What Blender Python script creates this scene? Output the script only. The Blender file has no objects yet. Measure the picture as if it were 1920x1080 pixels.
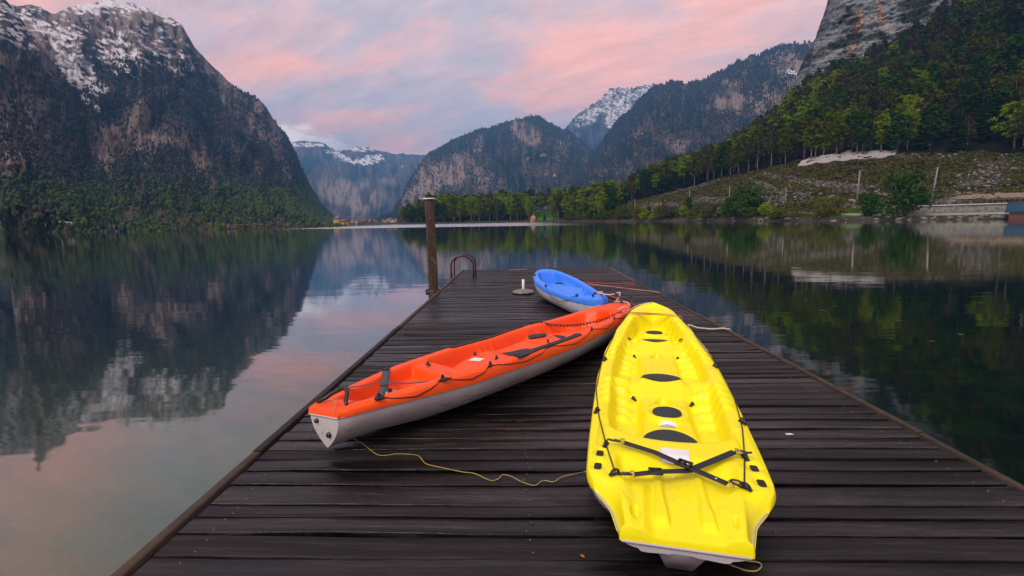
import bpy, math, random
import numpy as np
from mathutils import Vector, Matrix, Euler
random.seed(7); np.random.seed(7)
RNG = np.random.default_rng(11)
SC = bpy.context.scene
COL = SC.collection
DOCK = 0.55                      # top of the planks above the lake

# ------------------------------------------------------------------ camera
FPX = 900.0; CAMZ = DOCK + 1.4
ROLL = math.atan(.018); PITCH = math.atan(127.5*math.cos(ROLL)/FPX); YAW = math.atan(17/FPX)
def cam_axes():
    f = np.array([-math.sin(YAW)*math.cos(PITCH), math.cos(YAW)*math.cos(PITCH), -math.sin(PITCH)])
    r0 = np.array([math.cos(YAW), math.sin(YAW), 0.]); u0 = np.cross(r0, f)
    return r0*math.cos(ROLL)-u0*math.sin(ROLL), u0*math.cos(ROLL)+r0*math.sin(ROLL), f
CR, CU, CF = cam_axes(); CP = np.array([0, 0, CAMZ])
cam = bpy.data.cameras.new('camera'); cam_o = bpy.data.objects.new('camera', cam); COL.objects.link(cam_o)
cam.sensor_width = 36.0; cam.lens = 36.0*FPX/1920.0; cam.clip_start = 0.05; cam.clip_end = 60000
m = Matrix(((CR[0], CU[0], -CF[0], CP[0]), (CR[1], CU[1], -CF[1], CP[1]), (CR[2], CU[2], -CF[2], CP[2]), (0, 0, 0, 1)))
cam_o.matrix_world = m
SC.camera = cam_o
SC.render.resolution_x = 1024; SC.render.resolution_y = 576

# ------------------------------------------------------------------ light
SC.view_settings.view_transform = 'Standard'; SC.view_settings.look = 'None'
SC.view_settings.exposure = 0.3; SC.view_settings.gamma = 1.0
SC.cycles.use_denoising = True
SC.cycles.max_bounces = 8; SC.cycles.diffuse_bounces = 2; SC.cycles.glossy_bounces = 3
SC.cycles.transparent_max_bounces = 8; SC.cycles.volume_bounces = 0; SC.cycles.transmission_bounces = 2
SC.cycles.sample_clamp_indirect = 4.0

class NT:
    """small helper around a node tree"""
    def __init__(s, nt): s.nt = nt; s.nt.nodes.clear()
    def n(s, t, **kw):
        nd = s.nt.nodes.new(t)
        for k, v in kw.items():
            if k.startswith('i_'):
                key = k[2:]; key = int(key) if key.isdigit() else key.replace('_', ' ')
                nd.inputs[key].default_value = v
            else: setattr(nd, k, v)
        return nd
    def l(s, a, b): s.nt.links.new(a, b)
    def math(s, op, a, b=None, c=None, clamp=False):
        nd = s.nt.nodes.new('ShaderNodeMath'); nd.operation = op; nd.use_clamp = clamp
        for i, v in enumerate((a, b, c)):
            if v is None: continue
            if isinstance(v, (int, float)): nd.inputs[i].default_value = v
            else: s.l(v, nd.inputs[i])
        return nd.outputs[0]
    def vmath(s, op, a, b=None):
        nd = s.nt.nodes.new('ShaderNodeVectorMath'); nd.operation = op
        for i, v in enumerate((a, b)):
            if v is None: continue
            if isinstance(v, (tuple, list)): nd.inputs[i].default_value = v
            elif isinstance(v, (int, float)): nd.inputs[i].default_value = (v, v, v)
            else: s.l(v, nd.inputs[i])
        return nd
    def mix(s, fac, a, b, blend='MIX'):
        nd = s.nt.nodes.new('ShaderNodeMix'); nd.data_type = 'RGBA'; nd.blend_type = blend
        for i, v in ((0, fac), (6, a), (7, b)):
            if isinstance(v, (int, float)): nd.inputs[i].default_value = v
            elif isinstance(v, (tuple, list)): nd.inputs[i].default_value = tuple(v)+((1,) if len(v) == 3 else ())
            else: s.l(v, nd.inputs[i])
        return nd.outputs[2]
    def noise(s, vec, scale, detail=4, rough=.55, out='Fac', dist=0.0):
        nd = s.nt.nodes.new('ShaderNodeTexNoise'); nd.inputs['Scale'].default_value = scale
        nd.inputs['Detail'].default_value = detail; nd.inputs['Roughness'].default_value = rough
        nd.inputs['Distortion'].default_value = dist
        if vec is not None: s.l(vec, nd.inputs['Vector'])
        return nd.outputs[out]
    def ramp(s, fac, stops, interp='LINEAR'):
        nd = s.nt.nodes.new('ShaderNodeValToRGB'); cr = nd.color_ramp; cr.interpolation = interp
        while len(cr.elements) < len(stops): cr.elements.new(.5)
        for e, (p, c) in zip(cr.elements, stops):
            e.position = p; e.color = (c, c, c, 1) if isinstance(c, (int, float)) else tuple(c)+(1,)
        s.l(fac, nd.inputs[0]); return nd.outputs[0]
    def mapping(s, vec, scale=(1, 1, 1), rot=(0, 0, 0), loc=(0, 0, 0)):
        nd = s.nt.nodes.new('ShaderNodeMapping'); nd.inputs['Scale'].default_value = scale
        nd.inputs['Rotation'].default_value = rot; nd.inputs['Location'].default_value = loc
        s.l(vec, nd.inputs['Vector']); return nd.outputs[0]
    def bump(s, h, strength, dist=.01, normal=None):
        nd = s.nt.nodes.new('ShaderNodeBump'); nd.inputs['Strength'].default_value = strength
        nd.inputs['Distance'].default_value = dist; s.l(h, nd.inputs['Height'])
        if normal is not None: s.l(normal, nd.inputs['Normal'])
        return nd.outputs[0]

# sky: a clear dusk Nishita sky almost wholly covered by a sheet of pink and grey cloud
SUN_EL, SUN_AZ = math.radians(48), math.radians(215)   # soft glow from behind and left of the camera
w = bpy.data.worlds.new('World'); SC.world = w; w.use_nodes = True
T = NT(w.node_tree)
tc = T.n('ShaderNodeTexCoord').outputs['Generated']
sky = T.n('ShaderNodeTexSky', sky_type='NISHITA', sun_disc=False, sun_elevation=math.radians(3), sun_rotation=SUN_AZ)
sep = T.n('ShaderNodeSeparateXYZ'); T.l(tc, sep.inputs[0])
den = T.math('ADD', T.math('MAXIMUM', sep.outputs[2], 0.0), .22)
cmb = T.n('ShaderNodeCombineXYZ')
T.l(T.math('DIVIDE', sep.outputs[0], den), cmb.inputs[0]); T.l(T.math('DIVIDE', sep.outputs[1], den), cmb.inputs[1])
P = cmb.outputs[0]
# streaks run from upper left down to the right in the picture
Pr = T.mapping(P, scale=(1.0, 1.0, 1), rot=(0, 0, math.radians(28)))
Ps = T.mapping(Pr, scale=(.5, 1.0, 1))
n1 = T.noise(Ps, 1.05, 7, .58, dist=.6)
n2 = T.noise(T.mapping(Pr, scale=(.7, 1.2, 1), loc=(3.1, 7.7, 0)), 1.9, 8, .6, dist=.4)
n3 = T.noise(T.mapping(P, scale=(1, 1, 1), loc=(11, 2, 0)), .8, 3, .5)
low = T.math('SUBTRACT', 1.0, T.math('MULTIPLY', sep.outputs[2], 1.9), clamp=True)   # 1 at the horizon
pinkf = T.math('ADD', T.math('MULTIPLY', n1, 1.0), T.math('MULTIPLY', n2, .55))
pinkf = T.math('ADD', pinkf, T.math('MULTIPLY', low, .16))
pink = T.ramp(pinkf, [(.74, 0.0), (1.02, 1.0)], 'EASE')
grey = T.mix(n2, (.41, .38, .44), (.63, .49, .51))
cloud = T.mix(pink, grey, (1.0, .46, .35))
cream = T.math('MULTIPLY', T.ramp(n2, [(.40, 0.0), (.62, 1.0)]), T.ramp(low, [(.72, 0.0), (.92, .75)]))
# the opening in the cloud low over the valley, left of centre
dv = T.vmath('LENGTH', T.vmath('MULTIPLY', T.vmath('SUBTRACT', tc, (-.40, .90, .150)).outputs[0], (.8, .8, 1.7)).outputs[0]).outputs['Value']
gap = T.math('MULTIPLY', T.ramp(T.math('ADD', dv, T.math('MULTIPLY', T.math('SUBTRACT', T.noise(T.mapping(tc, scale=(1, 1, 3.5)), 9, 6, .65), .5), .17)), [(.0, 1.0), (.03, .75), (.065, 0.0)], 'EASE'), T.ramp(n2, [(.36, .25), (.6, 1.0)]))
cloud = T.mix(T.math('MULTIPLY', cream, .22), cloud, (.95, .70, .66))
n4 = T.noise(T.mapping(Pr, scale=(.8, 2.0, 1), loc=(9, 1, 0)), 5.5, 7, .68, dist=.3)
mod = T.math('MULTIPLY_ADD', n4, .62, .69); mc = T.n('ShaderNodeCombineColor')
for i_ in range(3): T.l(mod, mc.inputs[i_])
cloud = T.mix(1.0, cloud, mc.outputs[0], 'MULTIPLY')
cloud = T.mix(gap, cloud, (1.25, 1.08, .92))
skyc = T.mix(1.0, sky.outputs[0], (.10, .10, .10), 'MULTIPLY')
allc = T.mix(.93, skyc, cloud)
bg = T.n('ShaderNodeBackground'); bg.inputs[1].default_value = 1.35; T.l(allc, bg.inputs[0])
wo = T.n('ShaderNodeOutputWorld'); T.l(bg.outputs[0], wo.inputs[0])

sun = bpy.data.lights.new('sun', 'SUN'); sun.energy = 2.3; sun.angle = math.radians(26); sun.color = (1, .95, .90)
sun_o = bpy.data.objects.new('sun', sun); COL.objects.link(sun_o)
sd = Vector((math.sin(SUN_AZ)*math.cos(SUN_EL), math.cos(SUN_AZ)*math.cos(SUN_EL), math.sin(SUN_EL)))
sun_o.rotation_euler = sd.to_track_quat('Z', 'Y').to_euler()

# ------------------------------------------------------------------ helpers: where a point of the photograph lies in the valley
def ray(px, py):
    d = CF*FPX + CR*(px-960) - CU*(py-540); return d/np.linalg.norm(d)
def on(px, py, z):
    d = ray(px, py); return CP + d*(z-CP[2])/d[2]
def far_pt(px, py, r):
    """point seen at (px,py) at horizontal distance r"""
    d = ray(px, py); return CP + d*r/math.hypot(d[0], d[1])
def proj(P):
    v = np.asarray(P)-CP; return 960+FPX*(v@CR)/(v@CF), 540-FPX*(v@CU)/(v@CF)
def az(px, py=410):
    d = ray(px, py); return math.atan2(d[0], d[1])

def _hash(ix, iy, seed):
    h = (ix.astype(np.int64)*374761393 + iy.astype(np.int64)*668265263 + seed*1442695041) & 0xffffffff
    h = ((h ^ (h >> 13))*1274126177) & 0xffffffff
    h = (h ^ (h >> 16)) & 0xffff
    return h/65535.0
def vnoise(x, y, seed=0):
    x = np.asarray(x, float); y = np.asarray(y, float)
    ix = np.floor(x); iy = np.floor(y); fx = x-ix; fy = y-iy
    fx = fx*fx*fx*(fx*(fx*6-15)+10); fy = fy*fy*fy*(fy*(fy*6-15)+10)
    a = _hash(ix, iy, seed); b = _hash(ix+1, iy, seed); c = _hash(ix, iy+1, seed); d = _hash(ix+1, iy+1, seed)
    return (a*(1-fx)+b*fx)*(1-fy)+(c*(1-fx)+d*fx)*fy
def fbm(x, y, octv=5, seed=0, gain=.5, ridged=False):
    s = 0; a = 1.; t = 0
    for i in range(octv):
        n = vnoise(x*2**i+i*17.3, y*2**i-i*9.1, seed+i)
        if ridged: n = 1-np.abs(2*n-1)
        s = s+a*n; t += a; a *= gain
    return s/t
def sm(a, b, x):
    t = np.clip((np.asarray(x, float)-a)/(b-a), 0, 1); return t*t*(3-2*t)

def new_mesh(name, V, F, mats=(), smooth=False, cols=None, midx=None):
    """V: Nx3; F: list of index arrays (Mx3 / Mx4) or one array"""
    me = bpy.data.meshes.new(name)
    V = np.asarray(V, np.float32)
    Fs = F if isinstance(F, list) else [F]
    Fs = [np.asarray(f, np.int32) for f in Fs if len(f)]
    me.vertices.add(len(V)); me.vertices.foreach_set('co', V.ravel())
    nl = sum(f.size for f in Fs); npoly = sum(len(f) for f in Fs)
    me.loops.add(nl); me.polygons.add(npoly)
    me.loops.foreach_set('vertex_index', np.concatenate([f.ravel() for f in Fs]))
    ls = []; o = 0
    for f in Fs:
        k = f.shape[1]; ls.append(o+np.arange(len(f))*k); o += f.size
    me.polygons.foreach_set('loop_start', np.concatenate(ls).astype(np.int32))
    if midx is not None: me.polygons.foreach_set('material_index', np.asarray(midx, np.int32))
    if smooth: me.polygons.foreach_set('use_smooth', np.ones(npoly, bool))
    if cols is not None:
        at = me.color_attributes.new('col', 'FLOAT_COLOR', 'POINT')
        c = np.ones((len(V), 4), np.float32); c[:, :3] = cols; at.data.foreach_set('color', c.ravel())
    for mt in (mats if isinstance(mats, (list, tuple)) else [mats]): me.materials.append(mt)
    me.update(calc_edges=True); me.validate()
    return me
def link(name, data, parent=None, loc=(0, 0, 0), rot=(0, 0, 0), scale=(1, 1, 1)):
    o = bpy.data.objects.new(name, data); COL.objects.link(o)
    o.location = loc; o.rotation_euler = rot; o.scale = scale
    if parent is not None: o.parent = parent
    return o
def tag(o, label=None, cat=None, group=None, kind=None):
    for k, v in (('label', label), ('category', cat), ('group', group), ('kind', kind)):
        if v is not None: o[k] = v
    return o
def thing(name, label, cat, loc=(0, 0, 0), rotz=0, group=None):
    return tag(link(name, None, None, loc, (0, 0, rotz)), label, cat, group)
def dup(o, parent=None):
    c = o.copy(); COL.objects.link(c); c.parent = parent
    for ch in list(o.children): dup(ch, c)
    return c

class MB:
    """collects boxes, tubes, lathes into one mesh"""
    def __init__(s): s.V = []; s.F3 = []; s.F4 = []; s.n = 0
    def add(s, V, F):
        V = np.asarray(V, float); F = np.asarray(F, int)+s.n
        (s.F3 if F.shape[1] == 3 else s.F4).append(F); s.V.append(V); s.n += len(V); return s
    def addv(s, V, f3=None, f4=None):
        if f3 is not None and len(f3): s.F3.append(np.asarray(f3, int)+s.n)
        if f4 is not None and len(f4): s.F4.append(np.asarray(f4, int)+s.n)
        V = np.asarray(V, float); s.V.append(V); s.n += len(V); return s
    def box(s, c, d, rz=0.0, R=None, bev=0.0):
        hx, hy, hz = d[0]/2, d[1]/2, d[2]/2
        if bev <= 0:
            V = np.array([[x, y, z] for z in (-hz, hz) for y in (-hy, hy) for x in (-hx, hx)])
            F = [[0, 2, 3, 1], [4, 5, 7, 6], [0, 1, 5, 4], [2, 6, 7, 3], [0, 4, 6, 2], [1, 3, 7, 5]]
        else:
            b = min(bev, hx*.9, hy*.9, hz*.9)
            ring = lambda x, y, z: [[-x, -y, z], [x, -y, z], [x, y, z], [-x, y, z]]
            V = np.array(ring(hx-b, hy-b, -hz)+ring(hx, hy, -hz+b)+ring(hx, hy, hz-b)+ring(hx-b, hy-b, hz))
            F = [[3, 2, 1, 0], [12, 13, 14, 15]]
            for k in range(3):
                for i in range(4):
                    j = (i+1) % 4; F.append([4*k+i, 4*k+j, 4*k+4+j, 4*k+4+i])
        if R is None: R = np.array([[math.cos(rz), -math.sin(rz), 0], [math.sin(rz), math.cos(rz), 0], [0, 0, 1]])
        return s.add(V@np.asarray(R).T+np.asarray(c), F)
    def tube(s, pts, r, n=8, cap=True, closed=False):
        pts = np.asarray(pts, float); m_ = len(pts); rr = np.full(m_, r) if np.isscalar(r) else np.asarray(r, float)
        if closed: d = np.roll(pts, -1, 0)-np.roll(pts, 1, 0)
        else: d = np.gradient(pts, axis=0)
        d /= np.linalg.norm(d, axis=1, keepdims=True)+1e-12
        up = np.array([0, 0, 1.]) if abs(d[0][2]) < .9 else np.array([1., 0, 0])
        V = []
        for i in range(m_):
            a = np.cross(d[i], up); a /= np.linalg.norm(a)+1e-12; b = np.cross(a, d[i]); up = b
            t = np.arange(n)*2*math.pi/n
            V.append(pts[i]+rr[i]*(np.outer(np.cos(t), a)+np.outer(np.sin(t), b)))
        V = np.concatenate(V); F = []
        for i in range(m_ if closed else m_-1):
            k = (i+1) % m_
            for j in range(n):
                F.append([i*n+j, i*n+(j+1) % n, k*n+(j+1) % n, k*n+j])
        base = s.n; s.add(V, F)
        if cap and not closed:
            V2 = np.array([pts[0], pts[-1]])
            f3 = [[j, (j+1) % n, n*m_] for j in range(n)]; f3 = [[a[1], a[0], a[2]] for a in f3]
            f3 += [[(m_-1)*n+j, (m_-1)*n+(j+1) % n, n*m_+1] for j in range(n)]
            s.V.append(V2); s.F3.append(np.array(f3)+base); s.n += 2
        return s
    def lathe(s, prof, n=24, c=(0, 0, 0), R=None):
        """prof: list of (radius, z); closed by the profile itself"""
        t = np.arange(n)*2*math.pi/n; V = []
        for r, z in prof: V.append(np.c_[r*np.cos(t), r*np.sin(t), np.full(n, z)])
        V = np.concatenate(V); F = []
        for i in range(len(prof)-1):
            for j in range(n): F.append([i*n+j, i*n+(j+1) % n, (i+1)*n+(j+1) % n, (i+1)*n+j])
        if R is not None: V = V@np.asarray(R).T
        return s.add(V+np.asarray(c), F)
    def mesh(s, name, mat, smooth=False):
        F = []
        if s.F3: F.append(np.concatenate(s.F3))
        if s.F4: F.append(np.concatenate(s.F4))
        return new_mesh(name, np.concatenate(s.V), F, mat, smooth)
    def build(s, name, mat, parent=None, smooth=False, **kw):
        return link(name, s.mesh(name, mat, smooth), parent, **kw)

# ------------------------------------------------------------------ materials
def material(name):
    mt = bpy.data.materials.new(name); mt.use_nodes = True
    t = NT(mt.node_tree); b = t.n('ShaderNodeBsdfPrincipled'); o = t.n('ShaderNodeOutputMaterial')
    t.l(b.outputs[0], o.inputs[0]); return mt, t, b, o
def simple(name, col, rough=.5, metal=0.0, var=.12, scale=20, bump=0.0, bscale=80, col2=None):
    mt, t, b, o = material(name)
    co = t.n('ShaderNodeTexCoord').outputs['Object']
    n = t.noise(co, scale, 5, .6)
    dark = tuple(c*(1-var*1.6) for c in col); lite = tuple(min(1, c*(1+var)) for c in col)
    if col2: lite = col2
    t.l(t.mix(t.ramp(n, [(.3, 0.0), (.7, 1.0)]), dark, lite), b.inputs['Base Color'])
    b.inputs['Roughness'].default_value = rough; b.inputs['Metallic'].default_value = metal
    if bump: t.l(t.bump(t.noise(co, bscale, 3), bump, .004), b.inputs['Normal'])
    return mt

def plastic(name, col, rough=.42, scuff=.35, dirt=(.25, .2, .12)):
    """rotomoulded polyethylene: slight orange peel, scuffs, faint grime in the low spots of the noise"""
    mt, t, b, o = material(name)
    co = t.n('ShaderNodeTexCoord').outputs['Object']
    n = t.noise(co, 3.2, 5, .6); sc = t.noise(t.mapping(co, scale=(16, 1.2, 6), rot=(0, 0, .15)), 9, 5, .7)
    c = t.mix(t.ramp(n, [(.35, 0.0), (.75, 1.0)]), tuple(x*.93 for x in col), col)
    c = t.mix(t.math('MULTIPLY', t.ramp(sc, [(.66, 0.0), (.8, 1.0)]), scuff*.4), c, tuple(min(1, x*.8+.12) for x in col))
    sp = t.noise(co, 55, 3, .6)
    c = t.mix(t.math('MULTIPLY', t.ramp(sp, [(.70, 0.0), (.76, 1.0)]), .25), c, dirt)
    gr = t.noise(co, 6.0, 6, .68)
    c = t.mix(t.math('MULTIPLY', t.ramp(gr, [(.55, 0.0), (.72, 1.0)]), .26), c, dirt)
    t.l(c, b.inputs['Base Color'])
    t.l(t.ramp(n, [(.2, rough-.1), (.8, rough+.12)]), b.inputs['Roughness'])
    b.inputs['Specular IOR Level'].default_value = .35
    t.l(t.bump(t.noise(co, 160, 2), .12, .002), b.inputs['Normal'])
    return mt

def hull_mat(name, col):
    mt, t, b, o = material(name)
    co = t.n('ShaderNodeTexCoord').outputs['Object']
    n = t.noise(co, 4, 6, .65); st = t.noise(t.mapping(co, scale=(9, .8, 9)), 4, 6, .72)
    c = t.mix(t.ramp(n, [(.3, 0.0), (.7, 1.0)]), tuple(x*.82 for x in col), col)
    sx = t.n('ShaderNodeSeparateXYZ'); t.l(co, sx.inputs[0])
    band = t.math('MULTIPLY', t.ramp(sx.outputs[2], [(.06, .0), (.12, 1.0), (.19, .0)]), t.ramp(st, [(.50, 0.0), (.66, .75)]))
    c = t.mix(band, c, (.075, .055, .035))
    c = t.mix(t.ramp(t.noise(co, 30, 4, .7), [(.62, 0.0), (.75, .45)]), c, (.16, .12, .09))
    t.l(c, b.inputs['Base Color']); b.inputs['Roughness'].default_value = .45
    t.l(t.bump(st, .15, .003), b.inputs['Normal'])
    return mt

def plank_mat(name, base, lite, warm, rough=(.28, .6), pale=.35):
    mt, t, b, o = material(name)
    co = t.n('ShaderNodeTexCoord').outputs['Object']; oi = t.n('ShaderNodeObjectInfo').outputs['Random']
    off = t.n('ShaderNodeCombineXYZ'); t.l(t.math('MULTIPLY', oi, 37.0), off.inputs[0]); t.l(t.math('MULTIPLY', oi, 91.0), off.inputs[1])
    v = t.vmath('ADD', co, off.outputs[0]).outputs[0]
    g = t.noise(t.mapping(v, scale=(.8, 5.5, 6)), 2.6, 9, .72, dist=.5)
    g2 = t.noise(t.mapping(v, scale=(.6, 1.6, 2)), 2.0, 6, .65)
    g3 = t.noise(t.mapping(v, scale=(1.6, 13, 12)), 2.6, 8, .74)
    c = t.mix(t.ramp(g, [(.30, 0.0), (.72, 1.0)]), base, lite)
    c = t.mix(t.math('MULTIPLY', t.ramp(g2, [(.42, 0.0), (.66, 1.0)]), .6), c, warm)
    # worn, silvered streaks
    wn = t.math('MULTIPLY', t.ramp(g2, [(.46, 0.0), (.66, 1.0)]), t.ramp(g3, [(.47, 0.0), (.60, 1.0)]))
    c = t.mix(t.math('MULTIPLY', wn, pale), c, (.075, .064, .062))
    mot = t.noise(t.mapping(v, scale=(1, .35, 1)), 16, 6, .72); c = t.mix(t.math('MULTIPLY', t.ramp(mot, [(.52, 0.0), (.70, 1.0)]), .30), c, (.045, .038, .038))
    # per-plank tone
    tone = t.math('MULTIPLY_ADD', t.math('FRACT', t.math('MULTIPLY', oi, 5.7)), 1.5, .30)
    tn = t.n('ShaderNodeCombineColor')
    for i in range(3): t.l(tone, tn.inputs[i])
    c = t.mix(1.0, c, tn.outputs[0], 'MULTIPLY')
    kn = t.n('ShaderNodeTexVoronoi'); kn.inputs['Scale'].default_value = 2.6; t.l(t.mapping(v, scale=(.5, .55, 1)), kn.inputs['Vector'])
    c = t.mix(t.ramp(kn.outputs['Distance'], [(.02, .9), (.045, .0)]), c, (.012, .008, .007))
    t.l(c, b.inputs['Base Color'])
    wet = t.noise(t.mapping(v, scale=(.5, 3, 3), loc=(4, 4, 4)), 1.7, 5, .6)
    t.l(t.ramp(t.math('ADD', t.math('MULTIPLY', wet, .55), t.math('MULTIPLY', t.math('FRACT', t.math('MULTIPLY', oi, 7.3)), .45)), [(.34, rough[0]), (.62, rough[1])]), b.inputs['Roughness'])
    b.inputs['Specular IOR Level'].default_value = .30
    h = t.math('ADD', t.math('MULTIPLY', g, .6), t.math('MULTIPLY', g3, .5))
    t.l(t.bump(h, .30, .005), b.inputs['Normal'])
    return mt

def vcol_mat(name, rough=.9, nscale=.25, namp=.5, fine=1.5, bump=0.0, bdist=1.0, spec=.1):
    """base colour from the mesh's own colour layer (rock, forest, snow, grass) broken up by noise"""
    mt, t, b, o = material(name)
    at = t.n('ShaderNodeVertexColor'); at.layer_name = 'col'
    g = t.n('ShaderNodeNewGeometry').outputs['Position']
    n = t.noise(g, nscale, 6, .68); n2 = t.noise(g, nscale*5*fine, 3, .6)
    f = t.math('ADD', t.math('MULTIPLY', t.math('SUBTRACT', n, .5), namp*2), t.math('MULTIPLY', t.math('SUBTRACT', n2, .5), namp))
    f = t.math('ADD', f, 1.0)
    cc = t.n('ShaderNodeCombineColor')
    for i in range(3): t.l(f, cc.inputs[i])
    t.l(t.mix(1.0, at.outputs[0], cc.outputs[0], 'MULTIPLY'), b.inputs['Base Color'])
    b.inputs['Roughness'].default_value = rough; b.inputs['Specular IOR Level'].default_value = spec
    if bump: t.l(t.bump(t.math('ADD', n, t.math('MULTIPLY', n2, .5)), bump, bdist), b.inputs['Normal'])
    return mt

def leaf_mat(name, a, b_, trans=.25):
    mt, t, b, o = material(name)
    oi = t.n('ShaderNodeObjectInfo').outputs['Random']; co = t.n('ShaderNodeTexCoord').outputs['Object']
    n = t.noise(co, .45, 4, .6)
    f = t.math('ADD', t.math('MULTIPLY', n, .9), t.math('MULTIPLY', oi, .5)); f = t.math('SUBTRACT', f, .2, clamp=True)
    c = t.mix(f, a, b_)
    t.nt.nodes.remove(b)
    d = t.n('ShaderNodeBsdfDiffuse'); tr = t.n('ShaderNodeBsdfTranslucent'); mx = t.n('ShaderNodeMixShader'); mx.inputs[0].default_value = trans
    t.l(c, d.inputs[0]); t.l(c, tr.inputs[0]); t.l(d.outputs[0], mx.inputs[1]); t.l(tr.outputs[0], mx.inputs[2]); t.l(mx.outputs[0], o.inputs[0])
    return mt
# ------------------------------------------------------------------ the lake
def projv(V):
    v = V-CP; d = v@CF; return 960+FPX*(v@CR)/d, 540-FPX*(v@CU)/d
mt, t, b, o = material('lake_water'); WATER = mt
t.nt.nodes.remove(b)
geo = t.n('ShaderNodeNewGeometry'); pos = geo.outputs['Position']
w1 = t.noise(t.mapping(pos, scale=(.22, 1.0, 1), rot=(0, 0, .12)), 1.1, 3, .5)
w2 = t.noise(t.mapping(pos, scale=(.35, 1.0, 1), rot=(0, 0, -.2)), 3.4, 2, .5)
h = t.math('ADD', t.math('MULTIPLY', w1, 1.0), t.math('MULTIPLY', w2, .22))
nrm = t.bump(h, .10, .05)
# a breath of wind roughens a band of the open lake
sp = t.n('ShaderNodeSeparateXYZ'); t.l(pos, sp.inputs[0])
wx = t.noise(t.mapping(pos, scale=(.004, .02, 1)), 1.0, 2, .5)
yy = t.math('ADD', sp.outputs[1], t.math('MULTIPLY', wx, 40.0))
edge = t.math('ADD', yy, t.math('MULTIPLY', sp.outputs[0], .32))
band = t.math('MULTIPLY', t.ramp(t.math('DIVIDE', edge, 1000.0), [(.165, 0.0), (.185, 1.0), (.60, 1.0), (.7, 0.0)]),
              t.ramp(t.math('DIVIDE', t.math('ADD', sp.outputs[0], 500.0), 1000.0), [(.38, 0.0), (.43, 1.0), (.50, 1.0), (.53, 0.0)]))
rough = t.math('MULTIPLY_ADD', band, .22, .04)
gl = t.n('ShaderNodeBsdfGlossy'); t.l(rough, gl.inputs['Roughness']); t.l(nrm, gl.inputs['Normal']); gl.inputs[0].default_value = (.93, .95, .96, 1)
trn = t.n('ShaderNodeBsdfTransparent'); trn.inputs[0].default_value = (.50, .70, .55, 1)
mur = t.n('ShaderNodeBsdfDiffuse'); mur.inputs[0].default_value = (.085, .125, .085, 1)
# silt in the shallows by the bank on the left makes the water milky there
silt = t.ramp(t.math('DIVIDE', t.math('ADD', t.math('MULTIPLY', sp.outputs[0], -1.0), t.math('MULTIPLY', wx, 1.0)), 10.0), [(.10, 0.0), (.32, .50)])
far_ = t.ramp(t.math('DIVIDE', sp.outputs[1], 30.0), [(.05, 1.0), (.35, .0)])
body = t.n('ShaderNodeMixShader'); t.l(t.math('MULTIPLY', silt, far_), body.inputs[0]); t.l(trn.outputs[0], body.inputs[1]); t.l(mur.outputs[0], body.inputs[2])
fr = t.n('ShaderNodeFresnel'); fr.inputs['IOR'].default_value = 1.66; t.l(nrm, fr.inputs['Normal'])
fac = t.math('MULTIPLY_ADD', fr.outputs[0], 1.8, -.055, clamp=True)
mx = t.n('ShaderNodeMixShader'); t.l(fac, mx.inputs[0]); t.l(body.outputs[0], mx.inputs[1]); t.l(gl.outputs[0], mx.inputs[2])
t.l(mx.outputs[0], o.inputs[0])
S = 6680.
me = new_mesh('water', [[-S, -S, 0], [S, -S, 0], [S, S, 0], [-S, S, 0]], np.array([[0, 1, 2, 3]]), WATER)
tag(link('water', me), 'still grey green lake mirroring the mountains and the pink sky', kind='structure')

# lake bed: pale silt on the left of the jetty, weed and dark mud on the right
gx = np.concatenate([-np.geomspace(6680, 12, 26), np.linspace(-11, 30, 200), np.geomspace(33, 6680, 26)])
gy = np.concatenate([-np.geomspace(6680, 6, 20), np.linspace(-5, 40, 200), np.geomspace(44, 6680, 28)])
X, Y = np.meshgrid(gx, gy); 
dist = np.hypot(X-0, Y-1)
Z = -.75-.09*np.clip(Y, 0, 60)-.35*sm(2, 9, X)-.05*np.clip(np.abs(X)-3, 0, 60)-.25*fbm(X*.8, Y*.8, 4, 3)
Z = np.maximum(Z, -14)
wd = fbm(X*.9, Y*.9, 5, 21); wd2 = fbm(X*3.1, Y*3.1, 3, 22)
leftc = np.array([.26, .38, .19]); rightc = np.array([.008, .020, .005]); weed = np.array([.06, .17, .016])
k = np.clip(sm(-1.5, 2.5, X)+sm(4.5, 11, np.hypot(X+2, Y-1.5)), 0, 1)[..., None]  # outward fade: dark weed bed, with light lost in deeper water painted in
C_ = leftc*(1-k)+rightc*k
wm = (sm(.50, .66, wd)*sm(.35, .6, wd2))[..., None]
C_ = C_*(1-wm*.75)+weed*(wm*.75)*(.6+.6*(1-k))
Z = Z+wm[..., 0]*.12
ny, nx = X.shape; idx = np.arange(nx*ny).reshape(ny, nx)
Fq = np.stack([idx[:-1, :-1], idx[:-1, 1:], idx[1:, 1:], idx[1:, :-1]], -1).reshape(-1, 4)
me = new_mesh('lake_bed', np.c_[X.ravel(), Y.ravel(), Z.ravel()], Fq, vcol_mat('lake_bed', nscale=1.2, namp=.45), True, C_.reshape(-1, 3))
tag(link('lake_bed', me), kind='structure')

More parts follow.
